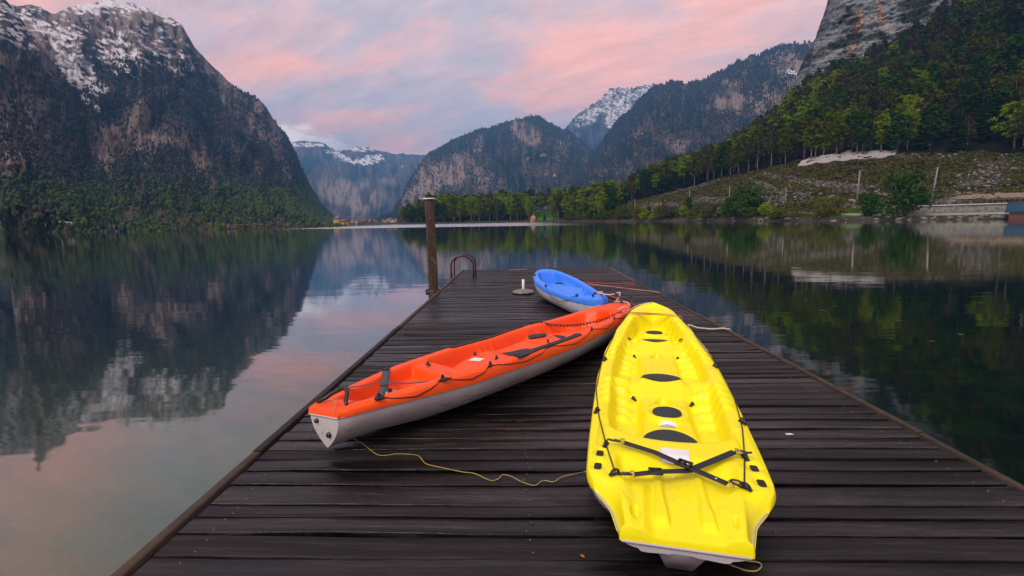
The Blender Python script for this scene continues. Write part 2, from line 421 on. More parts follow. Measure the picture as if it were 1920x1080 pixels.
# ------------------------------------------------------------------ terrain built along lines of sight-independent contours
class Terrain:
    """contour lines, each a list of (px,py,distance) picked off the photograph or (px,'z',height,distance)"""
    def __init__(s, lines, nphi, rows, px0, px1):
        s.phi = np.linspace(az(px0), az(px1), nphi); RR = []; ZZ = []
        for ln in lines:
            a = []
            for q in ln:
                if q[1] == 'z': a.append((az(q[0]), q[3], q[2]))
                else:
                    P_ = far_pt(*q); a.append((math.atan2(P_[0], P_[1]), q[2], P_[2]))
            a = np.array(sorted(a)); RR.append(np.interp(s.phi, a[:, 0], a[:, 1])); ZZ.append(np.interp(s.phi, a[:, 0], a[:, 2]))
        RR = np.array(RR); 
        for k in range(1, len(RR)): RR[k] = np.maximum(RR[k], RR[k-1]+.5)
        s.RR = RR; s.ZZ = np.array(ZZ)
        tk = np.concatenate([np.linspace(k, k+1, n, endpoint=False) for k, n in enumerate(rows)]+[[len(lines)-1]])
        s.tk = tk; k0 = np.minimum(tk.astype(int), len(lines)-2); f = (tk-k0)[:, None]
        s.R = RR[k0]*(1-f)+RR[k0+1]*f; s.Z = s.ZZ[k0]*(1-f)+s.ZZ[k0+1]*f
        s.PH = np.broadcast_to(s.phi, s.R.shape); s.T = np.broadcast_to(tk[:, None], s.R.shape)
    def xyz(s): return s.R*np.sin(s.PH), s.R*np.cos(s.PH), s.Z
    def faces(s):
        nr, nc = s.R.shape; i = np.arange(nr*nc).reshape(nr, nc)
        return np.stack([i[:-1, :-1], i[:-1, 1:], i[1:, 1:], i[1:, :-1]], -1).reshape(-1, 4)
    def at(s, phi, r):
        """height at azimuth / distance (scalar), surface after displacement"""
        j = (phi-s.phi[0])/(s.phi[-1]-s.phi[0])*(len(s.phi)-1); j0 = int(np.clip(j, 0, len(s.phi)-2)); f = min(max(j-j0, 0), 1)
        za = np.interp(r, s.R[:, j0], s.Z[:, j0]); zb = np.interp(r, s.R[:, j0+1], s.Z[:, j0+1]); return za*(1-f)+zb*f

def brush(px, py, shapes):
    """soft painted area of the mountain face: ellipses (cx,cy,rx,ry,angle_deg,strength) as seen in the photograph"""
    o_ = np.zeros_like(px)
    for cx, cy, rx, ry, a, st in shapes:
        c, s_ = math.cos(math.radians(a)), math.sin(math.radians(a))
        u = ((px-cx)*c+(py-cy)*s_)/rx; v = (-(px-cx)*s_+(py-cy)*c)/ry
        o_ = np.maximum(o_, st*np.clip(1.35-np.sqrt(u*u+v*v), 0, 1)/.6)
    return np.clip(o_, 0, 1)
def lerp3(A, B, f): return A*(1-f[..., None])+np.asarray(B, float)*f[..., None]

def spikes(name, parent_terrain, n, hpx, dens, colf, seed, conif=.7, mat=None, label=None):
    """a far wood: thousands of small pointed and round trees standing on the slope, one mesh"""
    rg = np.random.default_rng(seed); TR = parent_terrain
    nr, nc = TR.R.shape
    i = rg.integers(0, nr-1, n*3); j = rg.integers(0, nc-1, n*3)
    # even cover in the picture: weight by apparent area
    X_, Y_, Z_ = TR.xyz()
    fi = rg.random(n*3); fj = rg.random(n*3)
    def bl(A): return (A[i, j]*(1-fj)+A[i, j+1]*fj)*(1-fi)+(A[i+1, j]*(1-fj)+A[i+1, j+1]*fj)*fi
    x, y, z = bl(X_), bl(Y_), bl(Z_); px, py = projv(np.c_[x, y, z])
    keep = rg.random(n*3) < dens(px, py, x, y, z)
    x, y, z, px, py = [a[keep][:n] for a in (x, y, z, px, py)]; m_ = len(x)
    r = np.hypot(x, y); H = hpx(px, py)*r/FPX*(.65+.7*rg.random(m_))
    con = rg.random(m_) < (conif(px, py) if callable(conif) else conif)
    a = np.arange(5)*2*math.pi/5
    # conifer: lower skirt + upper cone ; broadleaf: faceted crown
    tc_ = np.concatenate([np.c_[np.cos(a)*.24, np.sin(a)*.24, np.full(5, .08)], np.c_[np.cos(a+.6)*.13, np.sin(a+.6)*.13, np.full(5, .5)], [[0, 0, 1.0]]])
    tb_ = np.concatenate([np.c_[np.cos(a)*.30, np.sin(a)*.30, np.full(5, .25)], np.c_[np.cos(a+.6)*.33, np.sin(a+.6)*.33, np.full(5, .6)], [[0, 0, .92]]])
    F = []
    for q in range(5): F += [[q, (q+1) % 5, 5+q], [(q+1) % 5, 5+(q+1) % 5, 5+q], [5+q, 5+(q+1) % 5, 10]]
    F = np.array(F); tpl = np.where(con[:, None, None], tc_[None], tb_[None])
    jit = 1+.35*(rg.random((m_, 11, 1))-.5); rot = rg.random(m_)*6.28
    c, s_ = np.cos(rot)[:, None], np.sin(rot)[:, None]
    V = np.empty((m_, 11, 3)); tt = tpl*np.concatenate([jit, jit, np.ones_like(jit)], 2)
    V[..., 0] = (tt[..., 0]*c-tt[..., 1]*s_)*H[:, None]+x[:, None]; V[..., 1] = (tt[..., 0]*s_+tt[..., 1]*c)*H[:, None]+y[:, None]
    V[..., 2] = tt[..., 2]*H[:, None]+z[:, None]-.04*H[:, None]
    FF = (F[None]+(np.arange(m_)*11)[:, None, None]).reshape(-1, 3)
    c_ = colf(px, py, con, rg); cols = np.repeat(c_[:, None, :], 11, 1).reshape(-1, 3)
    me = new_mesh(name, V.reshape(-1, 3), FF, mat or FOREST, False, cols)
    return tag(link(name, me), label, kind='stuff')

ROCK = vcol_mat('mountain_rock', nscale=.05, namp=.5, fine=1.2, bump=1.0, bdist=12)
ROCKF = vcol_mat('far_mountain_rock', nscale=.009, namp=.35, fine=1.2, bump=.9, bdist=40)
FOREST = vcol_mat('far_forest', nscale=.05, namp=.35)
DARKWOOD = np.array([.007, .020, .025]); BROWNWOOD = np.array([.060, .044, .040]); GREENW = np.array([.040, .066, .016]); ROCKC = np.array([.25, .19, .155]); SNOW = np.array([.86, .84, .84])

def rocky(TR, amp, freq, seed, damp=.35):
    """gullies and ribs that run down the slope plus finer crags"""
    t_ = TR.T/TR.T.max(); u = TR.PH*freq
    g = fbm(u*1.0+2.0*fbm(u*.4, TR.T*1.5, 3, seed+5), TR.T*1.2, 6, seed, .55, True)
    f = fbm(u*4, TR.Z*.02*freq/60+TR.T, 5, seed+9, .6)
    kr = len(TR.RR)-2; env = np.clip(t_*6, 0, 1)*(1-damp*sm(kr-.55, kr, TR.T))
    TR.gully = g
    TR.R = TR.R*(1-amp*env*(g-.5)*1.6-amp*.35*env*(f-.5)); TR.Z = TR.Z*(1+0*g)+TR.R*amp*.10*env*(f-.5)

# ---- the main snow topped mountain on the left
def shore(px, py): 
    p = on(px, py, 0); return (px, 'z', -1.5, math.hypot(p[0], p[1]))
ridge = [(-260, -60), (-100, -40), (0, 8), (30, 16), (60, 12), (75, 14), (100, 26), (150, 12), (180, 2), (205, -1), (240, 7), (300, 28), (340, 45), (365, 90), (400, 125), (450, 170), (495, 195), (510, 220), (540, 260), (555, 290), (580, 350), (600, 385), (625, 412), (650, 426)]
def midline(f, rr): 
    out = []
    for x_, y_ in ridge:
        s0 = 437-.018*x_; out.append((x_, s0+(y_-s0)*f, rr(x_)))
    return out
M1 = Terrain([[shore(x_, 437-.015*max(x_, 0)) for x_ in (-300, 0, 200, 400, 520, 640, 700)],
              midline(.10, lambda x_: 330+.25*max(x_, 0)), midline(.34, lambda x_: 620+.2*x_), midline(.7, lambda x_: 1050), [(x_, y_, 1500) for x_, y_ in ridge],
              [(x_, 'z', -10, 2100) for x_ in (-260, 700)]], 560, [10, 110, 160, 120, 8], -260, 650)
rocky(M1, .085, 26, 3, .75)
def paint_m1(TR, shapes_snow, shapes_rock, seed, lowgreen=True, snowline=190, xf=1.0):
    fr_ = 1.0 if lowgreen else 2.2
    X_, Y_, Z_ = TR.xyz(); V = np.stack([X_, Y_, Z_], -1).reshape(-1, 3); px, py = projv(V)
    px = px.reshape(X_.shape); py = py.reshape(X_.shape)
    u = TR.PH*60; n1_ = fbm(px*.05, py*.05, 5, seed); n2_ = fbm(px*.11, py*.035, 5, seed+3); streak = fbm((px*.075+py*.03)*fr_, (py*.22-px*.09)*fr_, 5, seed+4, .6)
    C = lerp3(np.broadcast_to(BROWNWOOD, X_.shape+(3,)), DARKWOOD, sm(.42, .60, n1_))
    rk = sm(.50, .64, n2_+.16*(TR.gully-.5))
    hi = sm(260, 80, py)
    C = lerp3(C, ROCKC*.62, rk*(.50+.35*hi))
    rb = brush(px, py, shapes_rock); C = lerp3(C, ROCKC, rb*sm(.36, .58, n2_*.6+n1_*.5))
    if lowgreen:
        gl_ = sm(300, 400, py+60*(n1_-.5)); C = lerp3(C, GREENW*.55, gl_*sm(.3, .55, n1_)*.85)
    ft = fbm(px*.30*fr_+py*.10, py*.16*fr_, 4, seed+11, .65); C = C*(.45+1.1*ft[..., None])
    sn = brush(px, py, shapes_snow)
    C = lerp3(C, ROCKC*1.15, sm(snowline-40, snowline-150, py+30*(n1_-.5))*sm(.38, .55, n2_)*.85)  # evening glow on the upper rock, put into its colour as a warmer tint
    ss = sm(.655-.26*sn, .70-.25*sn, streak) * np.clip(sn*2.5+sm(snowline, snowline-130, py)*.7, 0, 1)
    C = lerp3(C, SNOW, np.clip(ss, 0, 1)); TR.px = px; TR.py = py; TR.snow = ss; TR.rockm = rb
    return V, C.reshape(-1, 3)
snow1 = [(200, 10, 110, 14, -2, 1.0), (330, 40, 60, 8, 25, .8), (60, 40, 50, 12, 30, .6), (130, 110, 22, 40, -35, 1.3), (150, 140, 30, 26, 30, 1.2), (110, 60, 60, 16, 20, .7), (220, 95, 60, 45, 20, .38), (300, 90, 60, 30, 30, .34), (170, 160, 30, 14, 20, .7), (160, 185, 6, 12, -35, 1.0), (183, 204, 4, 8, -30, .9), (315, 120, 14, 8, 20, .9)]
rock1 = [(200, 20, 90, 26, 0, 1), (110, 60, 50, 24, 10, .8), (440, 190, 22, 110, -38, .9), (500, 230, 18, 60, -25, 1), (230, 260, 60, 26, 20, .8), (250, 215, 30, 60, 25, .6), (375, 300, 16, 34, 0, .8), (530, 310, 10, 40, -25, .8), (300, 260, 50, 20, 0, .5), (200, 290, 30, 30, 0, .7)]
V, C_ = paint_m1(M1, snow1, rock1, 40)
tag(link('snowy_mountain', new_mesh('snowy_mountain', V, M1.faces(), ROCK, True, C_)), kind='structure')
# ---- its steep shoulder at the left edge, nearer
ridA = [(-420, -420), (-300, -300), (-150, -150), (-60, -50), (0, -8), (22, 12), (50, 52), (80, 92), (110, 132), (140, 182), (165, 232), (185, 285), (205, 330), (240, 372), (300, 408), (350, 430)]
def midA(f, rr): return [(x_, (437-.018*x_)+(y_-(437-.018*x_))*f, rr) for x_, y_ in ridA]
MA = Terrain([[shore(x_, 438-.015*max(x_, 0)) for x_ in (-450, 0, 200, 400)], midA(.12, 300), midA(.5, 560), [(x_, y_, 900) for x_, y_ in ridA], [(x_, 'z', -10, 1200) for x_ in (-420, 350)]], 420, [10, 140, 160, 8], -420, 345)
rocky(MA, .07, 26, 70, .75)
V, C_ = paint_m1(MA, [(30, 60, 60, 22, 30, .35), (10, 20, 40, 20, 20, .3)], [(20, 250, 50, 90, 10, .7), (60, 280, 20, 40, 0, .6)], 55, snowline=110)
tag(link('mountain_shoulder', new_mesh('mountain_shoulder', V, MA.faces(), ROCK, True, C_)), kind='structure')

# ---- blue mountains at the head of the valley
M2 = Terrain([[(x_, 'z', -2, 1500) for x_ in (500, 900)], [(x_, 405, 2600) for x_ in (500, 620, 700, 900)],
              [(500, 300, 5200), (545, 268, 5200), (575, 267, 5200), (600, 268, 5200), (625, 281, 5200), (640, 286, 5200), (665, 274, 5200), (690, 276, 5200), (705, 282, 5200), (735, 289, 5200), (795, 291, 5200), (850, 300, 5200), (920, 310, 5200)], [(x_, 'z', 0, 6500) for x_ in (500, 920)]], 300, [8, 150, 6], 505, 915)
rocky(M2, .05, 40, 90)
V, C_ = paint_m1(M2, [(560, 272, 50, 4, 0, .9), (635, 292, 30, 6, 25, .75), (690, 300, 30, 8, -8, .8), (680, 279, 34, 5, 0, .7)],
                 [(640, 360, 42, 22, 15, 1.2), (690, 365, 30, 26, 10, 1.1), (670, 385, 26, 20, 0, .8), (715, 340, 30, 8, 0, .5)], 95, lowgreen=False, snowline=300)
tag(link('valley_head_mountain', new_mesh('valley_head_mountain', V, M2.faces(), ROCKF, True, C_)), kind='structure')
# ---- snow peak behind the centre
M5 = Terrain([[(x_, 330, 3300) for x_ in (1030, 1300)], [(1030, 262, 4200), (1060, 240, 4200), (1072, 226, 4200), (1085, 215, 4200), (1098, 205, 4200), (1110, 196, 4200), (1122, 190, 4200), (1135, 176, 4200), (1148, 168, 4200), (1160, 163, 4200), (1172, 167, 4200), (1185, 170, 4200), (1200, 166, 4200), (1225, 163, 4200), (1260, 175, 4200), (1300, 190, 4200)], [(x_, 'z', 0, 5200) for x_ in (1030, 1300)]], 260, [170, 6], 1035, 1290)
rocky(M5, .07, 60, 120)
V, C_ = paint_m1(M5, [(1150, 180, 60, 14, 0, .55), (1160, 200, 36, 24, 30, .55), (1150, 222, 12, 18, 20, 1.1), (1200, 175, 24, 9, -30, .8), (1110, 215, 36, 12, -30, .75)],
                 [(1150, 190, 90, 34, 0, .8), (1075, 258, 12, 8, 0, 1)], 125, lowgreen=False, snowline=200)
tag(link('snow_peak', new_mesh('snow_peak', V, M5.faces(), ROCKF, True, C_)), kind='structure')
# ---- forested rock mountain right of the valley
M3 = Terrain([[(x_, 'z', -2, 700) for x_ in (650, 1200)], [(650, 425, 1100), (735, 418, 1100), (800, 400, 1200), (900, 385, 1300), (1000, 375, 1300), (1200, 365, 1300)],
              [(650, 425, 1300), (700, 415, 1400), (735, 398, 1700), (752, 372, 2000), (762, 350, 2200), (775, 325, 2300), (790, 303, 2400), (800, 293, 2400), (812, 284, 2500), (850, 262, 2500), (900, 245, 2600), (950, 231, 2600), (985, 222, 2600), (1005, 219, 2600), (1025, 226, 2600), (1040, 238, 2600), (1060, 244, 2600), (1090, 262, 2600), (1130, 300, 2600), (1200, 340, 2600)], [(x_, 'z', 0, 3400) for x_ in (650, 1200)]], 460, [10, 190, 6], 680, 1190)
rocky(M3, .05, 55, 150)
V, C_ = paint_m1(M3, [], [(800, 345, 26, 40, 20, 1.2), (850, 320, 30, 30, 30, 1.1), (880, 300, 14, 40, 25, .9), (770, 378, 20, 24, 20, 1), (985, 250, 40, 16, 35, 1.1), (1040, 268, 26, 12, 30, .8), (905, 335, 30, 18, 30, .6), (1070, 262, 10, 8, 0, 1)], 155, lowgreen=False, snowline=0)
tag(link('cliff_mountain', new_mesh('cliff_mountain', V, M3.faces(), ROCKF, True, C_)), kind='structure')
# ---- long wooded ridge climbing to the right
M4 = Terrain([[(x_, 'z', -2, 500) for x_ in (1000, 1800)], [(1000, 388, 900), (1100, 380, 900), (1200, 370, 900), (1500, 300, 900), (1800, 240, 900)],
              [(1000, 388, 1000), (1060, 372, 1100), (1085, 330, 1600), (1110, 292, 1800), (1132, 262, 1900), (1150, 236, 2000), (1170, 215, 2000), (1200, 186, 2000), (1225, 166, 2000), (1245, 158, 2000), (1270, 156, 2000), (1300, 159, 2000), (1325, 148, 2000), (1350, 136, 2000), (1385, 120, 2000), (1420, 107, 2000), (1450, 96, 2000), (1465, 88, 2000), (1490, 85, 2000), (1522, 83, 2000), (1600, 80, 2000), (1800, 60, 2000)], [(x_, 'z', 0, 2800) for x_ in (1000, 1800)]], 480, [10, 210, 6], 1040, 1660)
rocky(M4, .05, 50, 180)
V, C_ = paint_m1(M4, [(1485, 135, 10, 5, 0, 1.1)], [(1370, 190, 40, 20, 10, .9), (1430, 190, 40, 30, 20, .8), (1480, 125, 46, 34, 30, .85), (1185, 250, 26, 8, 5, .9), (1270, 270, 20, 16, 0, .6), (1350, 150, 50, 10, 15, .5)], 185, lowgreen=False, snowline=0)
tag(link('wooded_ridge', new_mesh('wooded_ridge', V, M4.faces(), ROCKF, True, C_)), kind='structure')

# ---- woods on the far slopes
def woodcol(green_from, green_to, bright=1.0, brown=.35):
    def f(px, py, con, rg):
        n_ = fbm(px*.03, py*.03, 3, 5); m_ = len(px)
        base = np.where(con[:, None], DARKWOOD*1.0, BROWNWOOD*.7)
        g = sm(green_from, green_to, py+40*(n_-.5))*(~con)
        base = base*(1-g[:, None])+GREENW*bright*g[:, None]
        return base*(.6+.8*rg.random((m_, 1)))
    return f
def d_rock(TR, keep=.25):
    def f(px, py, x, y, z):
        n_ = fbm(px*.05, py*.05, 4, 77); r_ = brush(px, py, TR)
        return sm(.36, .52, n_)*(1-.85*r_)*1.0+keep*(1-r_)
    return f
def dens1(px, py, x, y, z):
    n_ = fbm(px*.035, py*.035, 4, 78); hi = sm(90, 210, py+40*(n_-.5)); 
    return hi*(.25+.9*sm(.42, .56, n_))*(1-.85*brush(px, py, rock1))*(1-brush(px, py, snow1[3:5]))
spikes('forest', M1, 28000, lambda px, py: 4.6+2.6*sm(300, 420, py), dens1, woodcol(310, 360, .9), 1, conif=lambda px, py: .75-.45*sm(330, 400, py), label='dark and pale green woods on the slopes below the snowy mountain')
spikes('forest', MA, 14000, lambda px, py: 5.2+3*sm(300, 420, py), dens1, woodcol(300, 350, .8), 2, conif=lambda px, py: .7-.3*sm(330, 400, py), label='woods on the steep shoulder at the left')
rock3 = [(800, 345, 26, 40, 20, 1.2), (850, 320, 30, 30, 30, 1.1), (770, 378, 20, 24, 20, 1), (985, 250, 40, 16, 35, 1.1)]
spikes('forest', M3, 16000, lambda px, py: 3.5+0*px, d_rock(rock3), woodcol(300, 380, .55), 3, conif=.8, label='conifer wood on the rocky mountain beyond the lake')
spikes('forest', M4, 20000, lambda px, py: 4.0+0*px, d_rock([(1370, 190, 40, 20, 10, .9), (1480, 125, 40, 24, 30, .6)]), woodcol(330, 420, .5), 4, conif=.8, label='conifer wood on the long ridge right of the snow peak')
# ------------------------------------------------------------------ near hillside on the right of the lake
def shr(px, py, dz=-.6):
    p = on(px, py, 0); return (px, 'z', dz, math.hypot(p[0], p[1]))
sh_pts = [(745, 421.0), (830, 419.6), (900, 418.4), (1000, 416.6), (1060, 416.2), (1140, 415.8), (1230, 415.2), (1290, 414.6), (1360, 414.6), (1440, 414.8), (1560, 414.0), (1700, 412.8), (1800, 411.6), (1920, 410.5), (2300, 407)]
def shr_r(px): 
    a = [shr(*q) for q in sh_pts]; return float(np.interp(px, [q[0] for q in a], [q[3] for q in a]))
XS = [745, 830, 900, 1000, 1060, 1140, 1230, 1290, 1360, 1440, 1500, 1560, 1640, 1700, 1800, 1920, 2300]
L0 = [(x_, 'z', -.8, shr_r(x_)) for x_ in XS]
L1 = [(x_, 'z', 1.1, shr_r(x_)+2.5) for x_ in XS]
pathy = dict(zip(XS, [418, 416, 414, 412, 411, 409, 404, 400, 397, 398, 401, 403.5, 404.5, 405, 403, 400, 392]))
L2 = [(x_, pathy[x_], shr_r(x_)+9) for x_ in XS]
wally = dict(zip(XS, [415, 412, 409, 407, 405, 404, 396, 390, 388, 388, 390, 394, 396, 397, 394, 391, 380]))
L3 = [(x_, wally[x_], shr_r(x_)+15) for x_ in XS]
rocky_ = dict(zip(XS, [412, 408, 405, 402, 401, 398, 384, 372, 360, 352, 348, 346, 350, 350, 345, 340, 320]))
L4 = [(x_, rocky_[x_], shr_r(x_)+32) for x_ in XS]
edgey = dict(zip(XS, [409, 404, 400, 398, 396, 390, 366, 350, 334, 315, 303, 296, 290, 287, 286, 288, 270]))
L5 = [(x_, edgey[x_], shr_r(x_)+62) for x_ in XS]
cr = {745: (408, 70), 830: (400, 80), 900: (396, 90), 1000: (392, 100), 1060: (391, 105), 1140: (380, 120), 1230: (345, 150), 1290: (325, 170), 1360: (300, 200), 1440: (250, 230), 1500: (185, 260), 1560: (150, 290), 1640: (118, 300), 1700: (88, 300), 1800: (20, 290), 1920: (-70, 280), 2300: (-330, 280)}
L6 = [(x_, cr[x_][0], shr_r(x_)+cr[x_][1]) for x_ in XS]
L7 = [(x_, 'z', (2 if x_ < 1200 else 30 if x_ < 1400 else 50 if x_ < 1550 else 80), shr_r(x_)+cr[x_][1]+200) for x_ in XS]
HS = Terrain([L0, L1, L2, L3, L4, L5, L6, L7], 900, [4, 12, 10, 45, 60, 70, 5], 745, 2300)
X_, Y_, Z_ = HS.xyz()
slope_m = sm(1180, 1330, 960+FPX*np.tan(HS.PH-YAW*-1))      # rough px
pxg, pyg = projv(np.stack([X_, Y_, Z_], -1).reshape(-1, 3)); pxg = pxg.reshape(X_.shape); pyg = pyg.reshape(X_.shape)
inmead = sm(2.6, 3.1, HS.T)*sm(5.3, 4.9, HS.T)*sm(1180, 1290, pxg)
crag = fbm(X_*.11, Y_*.11+Z_*.16, 6, 201, .6); ledge = fbm(X_*.045+Y_*.02, Z_*.30+X_*.01, 5, 205, .55, True)
HS.R = HS.R-inmead*(3.2*(crag-.5)+3.0*(ledge-.6)); HS.Z = HS.Z+inmead*(1.7*(fbm(X_*.3, Y_*.3, 4, 209)-.5)+2.2*(crag-.5))
HS.Z += sm(4.8, 5.4, HS.T)*sm(7, 6, HS.T)*(3.0*(fbm(X_*.03, Y_*.03, 4, 215)-.5))
X_, Y_, Z_ = HS.xyz()
HSV = np.stack([X_, Y_, Z_], -1)
pxg, pyg = projv(HSV.reshape(-1, 3)); pxg = pxg.reshape(X_.shape); pyg = pyg.reshape(X_.shape)
n_a = fbm(X_*.12, Y_*.12, 5, 230); n_b = fbm(X_*.5, Z_*.6, 4, 231); n_c = fbm(pxg*.03, pyg*.09, 5, 233, .6)
grass_o = np.array([.075, .060, .010]); grass_d = np.array([.032, .042, .008]); soil = np.array([.020, .012, .008]); rockg = np.array([.20, .18, .165]); lawn = np.array([.045, .13, .012])
CC = lerp3(lerp3(np.broadcast_to(grass_o, X_.shape+(3,)), grass_d, sm(.42, .62, n_a)), soil, sm(.55, .68, n_b)*.7)
rm = brush(pxg, pyg, [(1500, 338, 90, 6, 10, .9), (1590, 352, 90, 9, 8, .9), (1440, 352, 40, 8, 25, .9), (1430, 375, 46, 13, 0, 1.1), (1530, 374, 60, 12, 12, .95), (1600, 385, 30, 8, 0, .8), (1740, 292, 60, 5, 0, .8),
    (1330, 375, 50, 7, 0, .8), (1240, 385, 40, 8, 0, .8), (1300, 348, 70, 6, -15, .7), (1830, 350, 80, 26, -20, .65), (1850, 320, 60, 24, -20, .6), (1780, 380, 50, 9, 0, .7), (1680, 370, 40, 14, 0, .6)])
gn = fbm(X_*.9, Z_*1.1, 4, 240, .6)
gq = fbm(X_*1.6+Z_*.5, Z_*1.9, 4, 241, .6)
CC = lerp3(CC, soil*.7, sm(.50, .62, fbm(X_*.35, Z_*1.4, 4, 251))*inmead*.6)
CC = lerp3(CC, rockg*(.15+1.3*gq[..., None]), rm*sm(.62, .67, n_c*.35+ledge*.2+gn*.25+gq*.3+.10*rm))
CC = lerp3(CC, rockg*.8, sm(.69, .73, gq)*inmead*.7)
CC = lerp3(CC, soil*.8, sm(4.85, 5.05, HS.T+.25*(n_a-.5)))
low_l = sm(3.2, 2.9, HS.T)
CC = lerp3(CC, lawn, low_l*sm(1520, 1580, pxg)*sm(.95, 1.1, HS.T))
CC = lerp3(CC, np.array([.045, .052, .02]), low_l*sm(1560, 1500, pxg)*.8)
CC = lerp3(CC, lawn*1.15, brush(pxg, pyg, [(1022, 404, 26, 9, 0, 1.2)])*sm(.8, 1.2, HS.T))
CC = lerp3(CC, np.array([.05, .042, .034])*(.5+gn[..., None]), sm(1.15, .95, HS.T))
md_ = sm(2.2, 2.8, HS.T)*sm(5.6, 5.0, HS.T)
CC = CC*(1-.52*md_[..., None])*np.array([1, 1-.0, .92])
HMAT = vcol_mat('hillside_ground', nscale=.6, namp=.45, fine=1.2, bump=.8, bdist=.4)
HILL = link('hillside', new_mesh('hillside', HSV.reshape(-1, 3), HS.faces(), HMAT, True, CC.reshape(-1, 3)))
tag(HILL, kind='structure')
def ground(px, r):
    ph = az(px); z = HS.at(ph, r); return Vector((r*math.sin(ph), r*math.cos(ph), z))
def ground_t(px, tval):
    """point on the hillside at contour parameter tval"""
    ph = az(px); k0 = min(int(tval), 6); f = tval-k0
    j = int(np.clip((ph-HS.phi[0])/(HS.phi[-1]-HS.phi[0])*(len(HS.phi)-1), 0, len(HS.phi)-1))
    r = HS.RR[k0, j]*(1-f)+HS.RR[k0+1, j]*f
    return Vector((r*math.sin(ph), r*math.cos(ph), HS.at(ph, r))), r

# ---- grey limestone cliff above the wood
base = [(1478, 190, 452), (1497, 172, 455), (1530, 160, 460), (1600, 128, 462), (1700, 96, 462), (1760, 70, 450), (1800, 40, 440), (1920, -40, 420), (2300, -300, 420)]
mid = [(1478, 175, 470), (1492, 150, 475), (1512, 112, 480), (1530, 75, 485), (1600, 40, 485), (1700, 20, 485), (1800, -30, 470), (1920, -120, 450), (2300, -380, 450)]
top = [(1478, 172, 500), (1490, 148, 500), (1510, 108, 500), (1528, 74, 500), (1541, 38, 505), (1553, 0, 510), (1566, -50, 520), (1600, -150, 530), (1680, -240, 530), (1800, -300, 530), (1920, -330, 530), (2300, -480, 530)]
CL = Terrain([base, mid, top, [(x_, 'z', 100, 760) for x_ in (1478, 2300)]], 520, [90, 200, 6], 1478, 2290)
X_, Y_, Z_ = CL.xyz(); a_ = CL.PH*460
warp = .5*fbm(a_*.02, Z_*.02, 3, 300)
strata = fbm(a_*.03+3, Z_*.34+warp+a_*.02, 5, 301, .65); blocks = fbm(a_*.13, Z_*.16+warp, 6, 303, .62, True); fis = fbm(a_*.26, Z_*.035, 5, 305, .6, True)
env = np.clip(CL.T*3, 0, 1)*np.clip((CL.PH-CL.phi[0])*160, .12, 1)
CL.R = CL.R-env*(6*(strata-.5)+8*(blocks-.5)+8*(fis-.5)); 
X_, Y_, Z_ = CL.xyz(); V = np.stack([X_, Y_, Z_], -1).reshape(-1, 3); px_, py_ = projv(V); px_ = px_.reshape(X_.shape); py_ = py_.reshape(X_.shape)
cb = np.array([.23, .245, .255]); n_ = fbm(a_*.08, Z_*.08, 5, 310); st_ = fbm(a_*.16, Z_*.5+warp, 6, 311, .68)
CC = lerp3(np.broadcast_to(cb, X_.shape+(3,)), cb*.42, sm(.50, .60, st_)*.75)
CC = CC*(.55+.9*fbm(a_*.7, Z_*.9, 5, 312, .65)[..., None])
CC = lerp3(CC, np.array([.34, .31, .28]), sm(.52, .68, n_)*.55)
CC = lerp3(CC, np.array([.40, .24, .14]), brush(px_, py_, [(1606, 55, 8, 36, 12, 1.0), (1596, 88, 6, 14, 20, .9), (1650, 30, 8, 30, 5, .5)])*sm(.38, .5, n_))
veg = sm(.60, .68, fbm(a_*.05, Z_*.09, 5, 320)+.10*sm(1700, 1850, px_)+.07*(strata-.5)+.10*sm(1560, 1500, px_))
CC = lerp3(CC, np.array([.022, .030, .015]), veg*.9)
tag(link('limestone_cliff', new_mesh('limestone_cliff', V, CL.faces(), vcol_mat('cliff_rock', nscale=.12, namp=.4, bump=1, bdist=2.5), False, CC.reshape(-1, 3))), kind='structure')

# ------------------------------------------------------------------ trees
BARK = simple('bark', (.085, .07, .055), .9, var=.3, scale=2); BARKP = simple('pale_bark', (.17, .14, .11), .9, var=.3, scale=2)
LM = {'bright': leaf_mat('leaf_bright', (.12, .19, .004), (.23, .30, .006), .35), 'olive': leaf_mat('leaf_olive', (.055, .075, .006), (.115, .125, .010), .3),
      'brown': leaf_mat('twigs_brown', (.040, .034, .020), (.075, .060, .028), .1), 'green': leaf_mat('leaf_green', (.022, .060, .008), (.045, .095, .012)),
      'spruce': leaf_mat('needles', (.010, .024, .010), (.022, .044, .016), .05)}
def trunk_mesh(h, r, seed, limbs=6, start=.35):
    rg = np.random.default_rng(seed); mb = MB()
    zz = np.linspace(0, h*.86, 7); bx = np.cumsum(rg.normal(0, .10, 7)); by = np.cumsum(rg.normal(0, .10, 7)); bx[0] = by[0] = 0
    mb.tube(np.c_[bx, by, zz-.4*(zz == 0)], r*(1-.86*zz/(h*.9))+.02, 6)
    for i in range(limbs):
        f = start+(.85-start)*i/limbs; z0 = h*f; a = rg.random()*6.28; L = h*.22*(1.2-f)
        p0 = np.array([np.interp(z0, zz, bx), np.interp(z0, zz, by), z0]); d = np.array([math.cos(a), math.sin(a), .8])
        mb.tube([p0, p0+d*L*.5, p0+d*L+np.array([0, 0, L*.2])], [r*.35, r*.22, .03], 4)
    return mb
